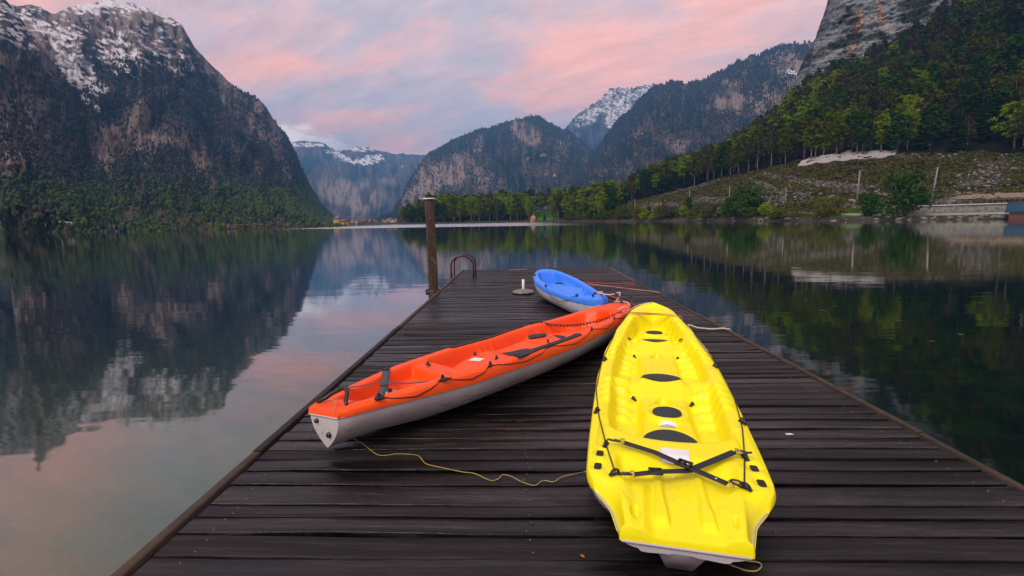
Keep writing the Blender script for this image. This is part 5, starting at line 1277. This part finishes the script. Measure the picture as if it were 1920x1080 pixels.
rope('rope', 'white rope leading from the yellow kayak over the right edge of the jetty', 'rope', spline([yk.M@Vector((.46, 2.9, .18)), dk(1290, 611, .03), dk(1310, 615), dk(1335, 617), dk(1352, 616, .03), dk(1362, 617, .03), [2.60, 5.86, DOCK-.05], [2.62, 5.84, .0], [2.64, 5.8, -.6]]), .011, WHR)
rope('rope', 'thin pink rope running straight across the far planks to the right edge', 'rope', spline([dk(1100, 532), dk(1150, 538), dk(1200, 544), dk(1232, 548, .03), [2.62, 8.95, DOCK-.1], [2.63, 8.9, -.4]]), .009, PNK)
def ribbon(name, label, pts, wd, th, mat):
    P_ = spline(pts, 8); d = np.gradient(P_, axis=0); d /= np.linalg.norm(d, axis=1, keepdims=True); sd_ = np.cross(d, [0, 0, 1.]); n = len(P_)
    V = np.concatenate([P_+sd_*wd/2+[0, 0, th], P_-sd_*wd/2+[0, 0, th], P_-sd_*wd/2, P_+sd_*wd/2]); F = [[k*n+i, ((k+1) % 4)*n+i, ((k+1) % 4)*n+i+1, k*n+i+1] for i in range(n-1) for k in range(4)]+[[0, 3*n, 2*n, n], [n-1, 2*n-1, 3*n-1, 4*n-1]]
    mb = MB(); mb.addv(V, None, F); return tag(mb.build(name, mat), label, 'strap')
ribbon('webbing_strap', 'wide red webbing strap lying flat on the far planks right of the blue kayak', [dk(1094, 529), dk(1125, 531), dk(1160, 532), dk(1190, 533)], .085, .006, REDW)
ribbon('webbing_strap', 'red strap stretched down to the bow of the orange red kayak', [dk(1112, 543), dk(1135, 552, .01), dk(1160, 561, .05), dk(1178, 568, .16), dk(1190, 572, .22)], .045, .006, REDW)
# things tied over the bows
yb_ = lambda q, u, up: yk.M@Vector(yk.P(q, u, up)); rb_ = lambda q, u, up: rk_.M@Vector(rk_.P(q, u, up)); bb_ = lambda q, u, up: bk.M@Vector(bk.P(q, u, up))
rope('rope', 'taut red line stretched across the bow of the yellow kayak', 'rope', [rb_(3.72, .24, .03), yb_(3.60, -.275, .012), yb_(3.60, -.262, .014), yb_(3.55, .285, .014), yb_(3.55, .292, .0), yb_(3.50, .302, -.03)], .0045, PNK)
P0, P1 = yb_(3.60, -.24, .016), yb_(3.56, .21, .016); n = 12; V = []
for i in range(n):
    f = i/(n-1); c = P0.lerp(P1, f); h_ = .004+.014*math.sin(math.pi*min(1, f*1.15)); V += [list(c+Vector((0, -h_, .0))), list(c+Vector((0, h_, 0))), list(c+Vector((0, h_, .004))), list(c+Vector((0, -h_, .004)))]
mb = MB(); mb.addv(np.array(V), None, [[4*i+k, 4*i+(k+1) % 4, 4*i+4+(k+1) % 4, 4*i+4+k] for i in range(n-1) for k in range(4)]); tag(mb.build('flat_strap', REDW), 'dark red flat strap pulled tight over the yellow kayak bow', 'strap')
def arc(a, b_, h, n=14, side=(0, 0, 0)):
    a, b_ = np.array(a), np.array(b_); return np.array([a*(1-f)+b_*f+np.array([0, 0, h])*4*f*(1-f)+np.array(side)*4*f*(1-f) for f in np.linspace(0, 1, n)])
rope('cable', 'black plastic coated cable looping over the bow of the orange red kayak', 'cable', arc(bb_(.10, .05, .03), rb_(4.15, .10, .02), .10), .009, BLK)
rope('cable', 'black cable loop hanging between the orange red bow and the yellow kayak', 'cable', spline([rb_(4.18, .05, .02), rb_(4.20, .12, .06)+Vector((.10, .05, .02)), yb_(3.86, -.22, .05), yb_(3.80, -.24, -.10)]), .009, BLK)
rope('rope', 'knotted white rope tied to the bow handle of the blue kayak', 'rope', spline([bb_(.10, -.05, .05), bb_(.05, .03, .06), bb_(.10, .05, .03), bb_(.02, -.03, .05), bb_(.0, .0, .02)+Vector((.10, -.06, .03)), bb_(.0, 0, .02)+Vector((.22, -.10, .06)), rb_(4.22, -.02, .03)]), .009, WHR)
rope('rope', 'white rope looped round the bow of the orange red kayak', 'rope', spline([rb_(4.24, -.06, .02), rb_(4.18, .14, .015), rb_(4.02, .255, -.02), rb_(3.9, .33, -.12), rb_(3.8, .30, .02), rb_(3.74, .22, .03)]), .008, WHR)
rope('rope', 'thin white cord along the bow rim of the yellow kayak', 'rope', spline([yb_(3.70, -.26, .008), yb_(3.86, -.185, .010), yb_(3.96, -.10, .010), yb_(3.99, 0, .010)]), .006, WHR)
mb = MB(); mb.tube(spline([rb_(3.36, .12, .01), rb_(3.45, .02, .012), rb_(3.58, .04, .012), rb_(3.60, .16, .012), rb_(3.46, .20, .012)]), .007, 7); tag(mb.build('rope_loop', WHR, None, True), 'small white rope loop lying inside the front of the orange red kayak', 'rope')
# chains
lm = MB(); a_ = np.linspace(0, 2*math.pi, 15)[:-1]
lm.tube(np.array([[.024*np.sign(math.cos(t_))*abs(math.cos(t_))**.8, .0125*math.sin(t_), 0] for t_ in a_]), .0042, 6, closed=True); LINK = lm.mesh('chain_link', simple('rusty_chain', (.045, .028, .022), .5, .6, var=.5, scale=40), True)
def chain(label, pts, pitch=.038):
    P_ = spline(pts, 10); L_ = np.r_[0, np.cumsum(np.linalg.norm(np.diff(P_, axis=0), axis=1))]; root = thing('chain', label, 'chain', tuple(P_[0])); n = int(L_[-1]/pitch)
    for i in range(n):
        q = (i+.5)*pitch; c = Vector([np.interp(q, L_, P_[:, k]) for k in range(3)]); c2 = Vector([np.interp(q+.01, L_, P_[:, k]) for k in range(3)]); d = (c2-c).normalized()
        e = d.to_track_quat('X', 'Z').to_euler(); o_ = link('chain_link', LINK, root); R_ = e.to_matrix()@Matrix.Rotation((math.pi/2 if i % 2 else .35), 3, 'X')
        o_.rotation_euler = R_.to_euler(); o_.location = c-Vector(P_[0])
chain('rusty chain lying straight across the planks on the left of the jetty', [dk(757, 626, .012), dk(780, 628, .010), dk(830, 631, .010), dk(880, 632, .010), dk(915, 633, .012)])
A_, B_ = rb_(2.98, -.452, .012), rb_(3.55, .36, .012)
pts = [A_+Vector((-.08, .12, -.08)), A_]+[A_.lerp(B_, f)-Vector((0, 0, .09*4*f*(1-f))) for f in (.2, .4, .6, .8)]+[B_]
chain('rusty chain hanging across the open front of the orange red kayak', pts)
# litter
mb = MB(); mb.add([[-.022, -.010, 0], [.024, -.012, .002], [.022, .011, .001], [-.024, .009, .003], [-.022, -.010, -.0006], [.024, -.012, .0014], [.022, .011, .0004], [-.024, .009, .0024]], [[0, 1, 2, 3], [7, 6, 5, 4], [0, 4, 5, 1], [1, 5, 6, 2], [2, 6, 7, 3], [3, 7, 4, 0]])
tag(mb.build('paper_scrap', STW, None, loc=tuple(dk(1480, 814, .003))), 'small white scrap of paper on a plank right of the yellow kayak', 'paper')
mb = MB(); V = [[0, -.014, .001], [.006, -.004, .004], [.004, .006, .004], [0, .014, .001], [-.005, .006, .004], [-.006, -.004, .004], [0, 0, .001]]; V = V+[[a, b_, c-.0008] for a, b_, c in V]
mb.addv(np.array(V), [[i, (i+1) % 6, 6] for i in range(6)]+[[7+(i+1) % 6, 7+i, 13] for i in range(6)], [[i, 7+i, 7+(i+1) % 6, (i+1) % 6] for i in range(6)]); tag(mb.build('leaf', simple('orange_leaf', (.55, .17, .03), .6), None, loc=tuple(dk(1092, 1043, .003)), rot=(0, 0, .7)), 'tiny orange leaf on the planks left of the yellow kayak stern', 'leaf')
# yellow flowers of algae: small leaves floating right of the jetty
# ------------------------------------------------------------------ far shore: road, wall, masts, houses
def surf(TR, px, py):
    """point of the terrain seen at (px,py)"""
    for it in range(3):
        d = ray(px, py); ph = math.atan2(d[0], d[1]); j = int(np.clip(round((ph-TR.phi[0])/(TR.phi[-1]-TR.phi[0])*(len(TR.phi)-1)), 0, len(TR.phi)-1))
    x, y, z = TR.R[:, j]*math.sin(ph), TR.R[:, j]*math.cos(ph), TR.Z[:, j]; _, yy_ = projv(np.stack([x, y, z], -1))
    k = np.argmax(yy_ <= py); k = k if yy_[k] <= py else len(yy_)-1; r = TR.R[k, j]; return Vector((r*math.sin(ph), r*math.cos(ph), TR.Z[k, j])), r
def drape(name, ups, los, rows, lift, mat, kind=None, label=None, cat=None):
    V = []; n = len(ups)
    for i in range(n):
        a, ra = surf(HS, *ups[i]); b_, rb = surf(HS, *los[i])
        for k in range(rows):
            f = k/(rows-1); p = b_.lerp(a, f)+Vector((0, 0, lift)); V.append(p)
    V = np.array([list(v) for v in V]); toc = -V[:, :2]/np.linalg.norm(V[:, :2], axis=1, keepdims=True); V[:, :2] += toc*lift*1.2
    V[:, 2] += .35*(fbm(V[:, 0]*1.1, V[:, 1]*1.1, 4, 888)-.5)
    lowv = V.copy(); lowv[:, 2] -= lift+.8; lowv[:, :2] -= toc*lift*1.5
    i = np.arange(n*rows).reshape(n, rows); F = np.stack([i[:-1, :-1], i[1:, :-1], i[1:, 1:], i[:-1, 1:]], -1).reshape(-1, 4); N_ = len(V)
    ring = np.concatenate([i[:, 0], i[-1, 1:], i[::-1, -1][1:], i[0, ::-1][1:-1]]); sd_ = [[ring[k], ring[(k+1) % len(ring)], N_+ring[(k+1) % len(ring)], N_+ring[k]] for k in range(len(ring))]
    mb = MB(); mb.addv(np.concatenate([V, lowv]), None, np.concatenate([F, np.array(sd_)])); return tag(mb.build(name, mat), label, cat, None, kind)
xs_ = np.linspace(0, 1, 60)
ups = np.c_[np.interp(xs_, [0, .12, .5, .8, 1], [1502, 1528, 1590, 1645, 1682]), np.interp(xs_, [0, .12, .5, .8, 1], [305, 298, 290, 287, 289])-1.5*np.abs(np.sin(xs_*23))*.8]
los = np.c_[np.interp(xs_, [0, .12, .5, .8, 1], [1495, 1525, 1592, 1645, 1678]), np.interp(xs_, [0, .12, .5, .8, 1], [315, 310, 303, 300, 294])+1.2*np.sin(xs_*31)]
drape('slope_cover', ups, los, 9, .5, simple('pale_slope_netting', (.34, .32, .30), .85, var=.22, scale=.9, bump=.6, bscale=3), None, 'long pale grey strip covering the slope above the rocky meadow', 'slope cover')
# path
V = []; pxs = np.linspace(1405, 2150, 150)
for px in pxs:
    a, r = ground_t(px, 2.0); b_, r2 = ground_t(px, 2.32); a.z = max(a.z, b_.z-.15)+.16; b_.z = a.z+.10; c = a.copy(); c.z -= .6; V += [list(c), list(a), list(b_)]
i = np.arange(len(V)).reshape(-1, 3); F = np.concatenate([np.stack([i[:-1, k], i[1:, k], i[1:, k+1], i[:-1, k+1]], -1) for k in (0, 1)])
mb = MB(); mb.addv(np.array(V), None, F); tag(mb.build('path', simple('pale_path', (.28, .27, .22), .9, var=.15, scale=1)), kind='structure')
# stone wall with a railing
SWM = simple('wall_stone', (.20, .19, .175), .9, var=.35, scale=1.2, bump=.5, bscale=6)
wall = thing('stone_wall', 'long grey stone retaining wall with a pale coping behind the green lawn', 'wall', tuple(ground_t(1790, 2.6)[0])); wo_ = Vector(wall.location)
pxs = np.linspace(1640, 2100, 90); A = []
for px in pxs:
    b_, r = ground_t(px, 2.55); tz = far_pt(px, np.interp(px, [1640, 1700, 1920, 2100], [390, 388, 381, 376]), r)[2]; A.append((b_.x, b_.y, b_.z-.6, tz))
A = np.array(A); nl = 9; V = []
tow = -A[:, :2]/np.linalg.norm(A[:, :2], axis=1, keepdims=True)
# individual rows of blocks, the face uneven
dense = np.linspace(0, len(A)-1, 420); AD = np.stack([np.interp(dense, np.arange(len(A)), A[:, k]) for k in range(4)], 1); TW = np.stack([np.interp(dense, np.arange(len(A)), tow[:, k]) for k in range(2)], 1)
for q in range(nl*2+1):
    f = q/(nl*2); z = AD[:, 2]*(1-f)+AD[:, 3]*f; prot = .28*(vnoise(np.arange(420)*.42+q//2*7.7, np.full(420, q//2*3.3), 31)-.4)*(q % 2)
    V.append(np.c_[AD[:, 0]+TW[:, 0]*(prot+.4*(1-f)), AD[:, 1]+TW[:, 1]*(prot+.4*(1-f)), z])
V = np.array(V).reshape(-1, 3); i = np.arange(len(V)).reshape(nl*2+1, 420); F = np.stack([i[:-1, :-1], i[:-1, 1:], i[1:, 1:], i[1:, :-1]], -1).reshape(-1, 4)
mb = MB(); mb.addv(V-np.array(wo_), None, F); tag(mb.build('stonework', SWM, wall), kind='stuff')
mb = MB(); n = len(A); 
V = np.concatenate([np.c_[A[:, :2]+tow*.35, A[:, 3]], np.c_[A[:, :2]+tow*.35, A[:, 3]+.28], np.c_[A[:, :2]-tow*.9, A[:, 3]+.30]]); i = np.arange(3*n).reshape(3, n); F = np.stack([i[:-1, :-1], i[:-1, 1:], i[1:, 1:], i[1:, :-1]], -1).reshape(-1, 4)
mb.addv(V-np.array(wo_), None, F); mb.build('coping', simple('pale_coping', (.40, .37, .34), .85, var=.2, scale=2), wall)
STL = simple('grey_steel', (.16, .17, .18), .6, .3, var=.15); CONC = simple('mast_concrete', (.20, .20, .19), .8, var=.15, scale=2)
rail = thing('railing', 'thin grey steel railing on top of the long stone wall', 'railing', tuple(wo_)); mb = MB(); mb.tube(np.c_[A[:, :2]-tow*.2, A[:, 3]+1.25]-np.array(wo_), .05, 5); mb.build('handrail', STL, rail)
for k in range(0, n, 2):
    mb = MB(); p = np.array([A[k, 0]-tow[k, 0]*.2, A[k, 1]-tow[k, 1]*.2, A[k, 3]+.28])-np.array(wo_); mb.tube([p, p+[0, 0, .95]], .045, 4); mb.build('post', STL, rail)
# gravel bank above the wall at the right edge
ups = [(px, np.interp(px, [1782, 1800, 1860, 2000], [374, 369, 366, 360])) for px in np.linspace(1782, 2000, 40)]; los = [(px, np.interp(px, [1782, 2000], [377, 373])) for px in np.linspace(1782, 2000, 40)]
drape('gravel_bank', ups, los, 5, .35, simple('tan_gravel', (.20, .145, .095), .95, var=.3, scale=1.5), 'structure')
# masts of the railway
def mast(px, pytop, pybase, label, wpx=5, lean=0):
    p, r = surf(HS, px, pybase); h = (pybase-pytop)*r/FPX; o_ = thing('railway_mast', label, 'mast', (p.x, p.y, p.z-.3), 0, 'railway masts along the foot of the rocky meadow'); w_ = wpx*r/FPX/2
    mb = MB(); mb.tube([[0, 0, 0], [lean*h, 0, h+.3]], [w_*.42, w_*.30], 8); mb.build('pole', CONC, o_, True)
    mb = MB(); mb.tube([[lean*h, 0, h*.86], [lean*h-1.4, .4, h*.92]], .06, 5); mb.tube([[lean*h, 0, h*.70], [lean*h-1.5, .4, h*.90]], .04, 5); mb.build('bracket', STL, o_); return o_
mast(1745, 333, 384, 'tall pale leaning mast right of the large round bush', 6, .09); mast(1606, 334, 383, 'grey mast between the small bush and the rock outcrop', 6, .02)
mast(1472, 358, 388, 'thin mast right of the light bushy tree', 4); mast(1367, 352, 380, 'thin mast left of the light bushy tree', 4); mast(1292, 360, 392, 'short mast beyond the shrubs left of the rock face', 3.5); mast(1190, 374, 396, 'smallest mast at the left end of the rocky meadow', 3)
# boulders along the water
RM = simple('shore_stone', (.17, .155, .14), .9, var=.35, scale=1.5, bump=.5); BOUL = []
for v in range(5):
    rg = np.random.default_rng(700+v); bm_ = bpy.data.meshes.new('boulder'); import bmesh
    b2 = bmesh.new(); bmesh.ops.create_icosphere(b2, subdivisions=2, radius=1)
    for vv in b2.verts:
        f = .75+.5*float(fbm(vv.co.x*1.3+v*5, vv.co.y*1.3+vv.co.z*1.7, 3, v)); vv.co = Vector((vv.co.x*f*1.1, vv.co.y*f*.9, vv.co.z*f*.65))
    b2.to_mesh(bm_); b2.free(); bm_.materials.append(RM); BOUL.append(bm_)
def stone(p, s_, label, grp, nm='boulder'): 
    o_ = link(nm, BOUL[random.randrange(5)], None, p, (random.uniform(-.3, .3), random.uniform(-.3, .3), random.random()*6.28), (s_, s_*random.uniform(.7, 1), s_*random.uniform(.6, 1))); return tag(o_, label, 'boulder', grp)
for i in range(95):
    px = random.uniform(1120, 2000) if i % 3 else random.uniform(1640, 1930); p, r = ground_t(px, random.uniform(.35, 1.0))
    stone((p.x, p.y, max(p.z, -.1)), random.uniform(.25, .75), 'small grey brown boulder on the waterline below the rocky meadow', 'boulders on the waterline below the rocky meadow')
for i, (px, py, s_) in enumerate([(1760, 290, 1.0), (1790, 290, 1.2), (1718, 290, .8), (1830, 300, 1.0), (1520, 362, 1.1), (1560, 370, 1.6), (1572, 376, 1.4), (1600, 378, 1.7), (1622, 380, 1.3), (1538, 366, 1.0), (1440, 382, 1.3), (1425, 378, 1.1), (1455, 384, 1.2), (1410, 372, .9), (1480, 350, .9), (1500, 344, 1.0), (1535, 349, .9), (1640, 352, .9), (1660, 368, 1.0), (1785, 378, 1.4), (1802, 372, 1.0), (1850, 352, 1.2), (1870, 330, 1.3), (1900, 318, 1.0), (1700, 340, .7), (1325, 372, .8), (1345, 378, .9), (1300, 356, .7), (1240, 384, .9), (1260, 380, .8), (1385, 340, .7), (1335, 348, .7)]):
    p, r = surf(HS, px, py); stone((p.x, p.y, p.z), s_*.75, 'pale grey rock sticking out of the grassy rocky meadow', 'pale rocks sticking out of the rocky meadow', 'rock')
for i in range(120):
    px = random.uniform(1230, 1910); py = np.interp(px, [1230, 1400, 1500, 1920], [368, 322, 312, 300])+random.random()**.8*58
    if py > 384: continue
    p, r = surf(HS, px, py); stone((p.x, p.y, p.z), random.uniform(.2, .55), 'small loose stone lying in the rough grass of the rocky meadow', 'small stones in the rough grass of the rocky meadow', 'stone')

WP = {}
def wallm(c): 
    if c not in WP: WP[c] = simple('render_%d' % len(WP), c, .85, var=.12, scale=.6)
    return WP[c]
GLS = simple('dark_window_glass', (.03, .035, .045), .15, var=.1)
def house(name, label, base, w_, d_, h_, rise, rz, wc, rc_, cat='house', grp=None, wins=2, hip=False, floors=1, door=False):
    o_ = thing(name, label, cat, tuple(base), rz, grp)
    mb = MB()
    if hip: mb.box((0, 0, h_/2-1), (w_, d_, h_+2))
    else:
        V = [[-w_/2, -d_/2, -2], [w_/2, -d_/2, -2], [w_/2, d_/2, -2], [-w_/2, d_/2, -2], [-w_/2, -d_/2, h_], [w_/2, -d_/2, h_], [w_/2, d_/2, h_], [-w_/2, d_/2, h_], [0, -d_/2, h_+rise*.93], [0, d_/2, h_+rise*.93]]
        mb.addv(np.array(V), [[4, 5, 8], [6, 7, 9]], [[0, 1, 5, 4], [2, 3, 7, 6], [1, 2, 6, 5], [3, 0, 4, 7], [0, 3, 2, 1]])
    mb.build('wall', wallm(wc), o_); mb = MB(); e = .12*w_
    if hip: V = [[-w_/2-e, -d_/2-e, h_], [w_/2+e, -d_/2-e, h_], [w_/2+e, d_/2+e, h_], [-w_/2-e, d_/2+e, h_], [-w_*.12, 0, h_+rise], [w_*.12, 0, h_+rise]]; mb.addv(np.array(V), [[1, 2, 5], [3, 0, 4]], [[0, 1, 5, 4], [2, 3, 4, 5], [3, 2, 1, 0]])
    else:
        for sg in (-1, 1):
            a0 = np.array([sg*(w_/2+e), 0, h_-e*rise/(w_/2)]); a1 = np.array([0, 0, h_+rise]); t_ = np.array([0, 0, .18]); V = []
            for yy_ in (-d_/2-e, d_/2+e):
                for q in (a0, a1, a1+t_, a0+t_): V.append(q+np.array([0, yy_, 0]))
            mb.addv(np.array(V), None, [[0, 1, 2, 3], [7, 6, 5, 4], [0, 4, 5, 1], [1, 5, 6, 2], [2, 6, 7, 3], [3, 7, 4, 0]])
    mb.build('roof', wallm(rc_), o_)
    for fl_ in range(floors):
        for k in range(wins):
            x_ = (k+.5)/wins*w_*.86-w_*.43; z_ = h_*(fl_+.5)/floors; m2 = MB(); m2.box((x_, -d_/2-.03, z_), (w_*.10+.1, .08, h_*.28/floors**.5)); m2.build('window', GLS, o_)
    return o_
# hut on the point
p, r = surf(HS, 1000, 414); k = r/FPX
house('hut', 'small orange gabled hut at the foot of the green lawn across the lake', (p.x, p.y, max(p.z, .4)), 10*k, 9*k, 6.5*k, 5.5*k, -.1, (.55, .32, .16), (.34, .12, .07), 'hut', wins=2)
# boathouse at the right edge
p, r = ground_t(1984, .9); k = r/FPX
house('boathouse', 'boathouse with blue roof and salmon walls at the right edge of the far bank', (p.x, p.y, .3), 6.0, 84*k, 9*k, 10*k, math.atan2(-p.y, -p.x), (.30, .14, .10), (.004, .055, .10), 'boathouse', wins=1)
# village at the head of the lake
vc = [(.50, .44, .38), (.45, .30, .20), (.60, .55, .50), (.35, .24, .18), (.52, .40, .26)]; rcv = [(.12, .08, .07), (.16, .13, .13), (.20, .09, .06)]
names = ['first', 'second', 'third', 'fourth', 'fifth', 'sixth', 'seventh', 'eighth', 'ninth', 'tenth', 'eleventh', 'twelfth', 'thirteenth', 'fourteenth', 'fifteenth', 'sixteenth', 'seventeenth', 'eighteenth', 'nineteenth', 'twentieth']
vx = [663, 669, 674, 679, 683, 694, 700, 706, 718, 722, 727, 733, 738, 743, 750]
for i, px in enumerate(vx):
    r = 640+random.uniform(-20, 30); q = far_pt(px, 417, r); k = r/FPX; w_ = random.uniform(4.5, 7)*k
    house('village_house', f'{names[i]} small pale village house from the left at the head of the lake', (q[0], q[1], random.choice([.4, .6, 2.0, 2.6])), w_, w_*1.2, random.uniform(3.4, 5.2)*k, 2.6*k, random.uniform(-.6, .6), random.choice(vc), random.choice(rcv), 'house', 'village houses at the head of the lake')
vg = Terrain([[(x_, 'z', -1.5, 610) for x_ in (600, 780)], [(x_, 'z', .9, 622) for x_ in (600, 780)], [(x_, 'z', 3, 720) for x_ in (600, 780)], [(x_, 'z', 3, 1400) for x_ in (600, 780)]], 60, [3, 6, 4], 600, 780)
X_, Y_, Z_ = vg.xyz(); V = np.stack([X_, Y_, Z_], -1).reshape(-1, 3); tag(link('village_shore', new_mesh('village_shore', V, vg.faces(), FOREST, True, np.broadcast_to([.03, .045, .018], V.shape))), kind='structure')
q = far_pt(633, 418, 430); k = 430/FPX
house('villa', 'yellow villa with a grey hipped roof on the shore below the mountain', (q[0], q[1], .8+2), 11*k, 10*k, 6*k, 4.5*k, .1, (.62, .42, .12), (.16, .16, .19), 'house', wins=3, hip=True)
q = far_pt(645, 421, 410); k = 410/FPX
house('lake_house', 'long orange yellow house on the waterfront right of the villa', (q[0], q[1], .5), 15*k, 8*k, 7*k, 2.4*k, .05, (.60, .32, .04), (.13, .14, .15), 'house', wins=4, hip=True)
for i, px in enumerate([392, 404, 418, 428, 440, 452, 463, 476, 488, 508, 522, 540, 556, 572, 590, 606]):
    p, r = surf(M1, px, 429-.012*(px-400)-2); k = r/FPX; w_ = random.uniform(6, 10)*k
    house('shore_house', f'{names[i]} low brown waterside house from the left under the mountain', (p.x, p.y, max(p.z, .4)), w_, w_*.8, random.uniform(2.4, 4)*k, 2*k, random.uniform(-.2, .2), random.choice([(.16, .10, .07), (.22, .16, .12), (.30, .22, .17), (.12, .08, .06)]), random.choice([(.09, .07, .065), (.12, .06, .04)]), 'house', 'low waterside houses under the mountain')
# white landing building and chapels high on the far mountain
for px, py, w_, lab, wc in ((1019, 294, 13, 'pale hilltop restaurant building on the wooded rocky mountain', (.62, .52, .42)), (990, 300, 6, 'small pinkish building left of the hilltop restaurant', (.50, .33, .26)), (1040, 332, 5, 'tiny white house on the lower meadow of the rocky mountain', (.7, .66, .62)), (1023, 331, 6, 'tiny tan house left of the tiny white house', (.46, .33, .22)), (755, 316, 4, 'tiny white hut high on the blue mountain', (.7, .7, .7))):
    TR = M2 if px < 800 else M3; p, r = surf(TR, px, py); k = r/FPX
    house('mountain_house', lab, (p.x*.995, p.y*.995, p.z), w_*k, 5*k, 3.2*k, 2*k, 0, wc, (.25, .16, .12), 'house', wins=3)
# low pale wall with posts along the far left shore
pr = thing('shore_gallery', 'long low pale gallery wall with openings on the far left shore', 'gallery', (0, 0, 0)); pts = []
GAL = wallm((.30, .27, .23))
for i in range(26):
    px = 85+i*7; py = 424.5-.020*(px-85); p, r = surf(M1 if px > 160 else MA, px, py); pts.append((p, r))
o3 = pts[0][0]; pr.location = o3
for i, (p, r) in enumerate(pts):
    k = r/FPX; mb = MB(); mb.box(tuple(p-o3+Vector((0, 0, 1.2*k))), (1.2*k, 1.2*k, 3.4*k)); mb.build('pillar', GAL, pr)
    if i: 
        p0 = pts[i-1][0]; mb = MB(); mb.tube([list(p0-o3+Vector((0, 0, 3.2*k))), list(p-o3+Vector((0, 0, 3.2*k)))], .8*k, 5); mb.build('lintel', GAL, pr)
# floating weed leaves right of the jetty
FL = simple('floating_leaf', (.016, .045, .008), .7)
fm = MB(); fm.addv(np.array([[.10*math.cos(a), .05*math.sin(a), .0] for a in np.linspace(0, 6.283, 9)[:-1]]+[[0, 0, .004]]), [[i, (i+1) % 8, 8] for i in range(8)]); FLM = fm.mesh('floating_leaf', FL)
for i in range(14):
    o_ = link('floating_leaf', FLM, None, (random.uniform(3.6, 8), random.uniform(2.5, 11), .006), (0, 0, random.random()*6), (random.uniform(.3, .8),)*3); tag(o_, 'small green leaf floating on the dark water right of the jetty', 'leaf', 'small leaves floating right of the jetty')

# loose rubble and tussocks cover the rocky meadow
rg = np.random.default_rng(99)
def litter(name, n, dens, szf, colf, mat, label, flat, seed):
    rg = np.random.default_rng(seed); V = []; C_l = []; F = []; k = 0
    X_, Y_, Z_ = HSV[..., 0], HSV[..., 1], HSV[..., 2]
    r0 = int(np.searchsorted(HS.tk, 2.75)); r1 = int(np.searchsorted(HS.tk, 5.0)); c0 = int(np.argmax(pxg[r0] > 1190)); 
    i = rg.integers(r0, r1, n*4); j = rg.integers(c0, HS.R.shape[1]-1, n*4); fi, fj = rg.random(n*4)[:, None], rg.random(n*4)[:, None]
    P_ = (HSV[i, j]*(1-fj)+HSV[i, j+1]*fj)*(1-fi)+(HSV[i+1, j]*(1-fj)+HSV[i+1, j+1]*fj)*fi
    px, py = projv(P_); ok = (px < 1990) & (rg.random(len(px)) < dens(px, py)); P_ = P_[ok][:n]; px = px[ok][:n]; m_ = len(P_)
    a = np.arange(5)*1.2566; t_ = np.concatenate([np.c_[np.cos(a), np.sin(a), a*0-.2], np.c_[np.cos(a+.5)*.6, np.sin(a+.5)*.6, a*0+flat*.75], [[0, 0, flat]]])
    J = 1+.6*(rg.random((m_, 11, 3))-.5); s_ = szf(rg, m_)[:, None, None]; V = t_[None]*J*s_*np.array([1, 1, 1])+P_[:, None]
    F = []
    for q in range(5): F += [[q, (q+1) % 5, 5+q], [(q+1) % 5, 5+(q+1) % 5, 5+q], [5+q, 5+(q+1) % 5, 10]]
    FF = (np.array(F)[None]+(np.arange(m_)*11)[:, None, None]).reshape(-1, 3); cc = np.repeat(colf(rg, m_)[:, None], 11, 1).reshape(-1, 3)
    return tag(link(name, new_mesh(name, V.reshape(-1, 3), FF, mat, False, cc)), label, kind='stuff')
RB = [(1500, 338, 90, 6, 10, .9), (1590, 352, 90, 9, 8, .9), (1440, 352, 40, 8, 25, .9), (1430, 375, 46, 13, 0, 1.1), (1530, 374, 60, 12, 12, .95), (1600, 385, 30, 8, 0, .8), (1740, 292, 60, 5, 0, .8), (1330, 375, 50, 7, 0, .8), (1240, 385, 40, 8, 0, .8), (1300, 348, 70, 6, -15, .7), (1830, 350, 80, 26, -20, .65), (1850, 320, 60, 24, -20, .6), (1780, 380, 50, 9, 0, .7)]
LIT = vcol_mat('rubble', nscale=1.5, namp=.3)
litter('scree', 2600, lambda px, py: brush(px, py, RB)*.9+.05, lambda r, m: .12+.42*r.random(m)**2.2, lambda r, m: np.array([.17, .155, .135])*(.30+.9*r.random((m, 1))), LIT, 'grey rubble strewn over the rocky meadow', .8, 5)
litter('grass_tussocks', 11000, lambda px, py: 1-.8*brush(px, py, RB), lambda r, m: .22+.34*r.random(m), lambda r, m: np.where(r.random((m, 1)) < .55, np.array([[.062, .046, .007]]), np.array([[.022, .036, .006]]))*(.5+.8*r.random((m, 1))), LIT, 'olive and rusty grass tussocks over the rocky meadow', .9, 6)
# ------------------------------------------------------------------ evening haze in the valley
hz, t, b, o = material('haze'); t.nt.nodes.remove(b)
pv = t.n('ShaderNodeVolumePrincipled'); pv.inputs['Color'].default_value = (.20, .52, 1.0, 1); pv.inputs['Density'].default_value = 1.8e-4
pv.inputs['Anisotropy'].default_value = .0
t.l(pv.outputs[0], o.inputs['Volume'])
mb = MB(); top_z = max((o_.matrix_world@Vector(c_)).z for o_ in SC.objects if o_.type == 'MESH' for c_ in o_.bound_box)+15
mb.box((0, 0, (top_z-15.2)/2), (13400, 13400, top_z+15.2)); hb = mb.build('haze', hz); tag(hb, kind='stuff')
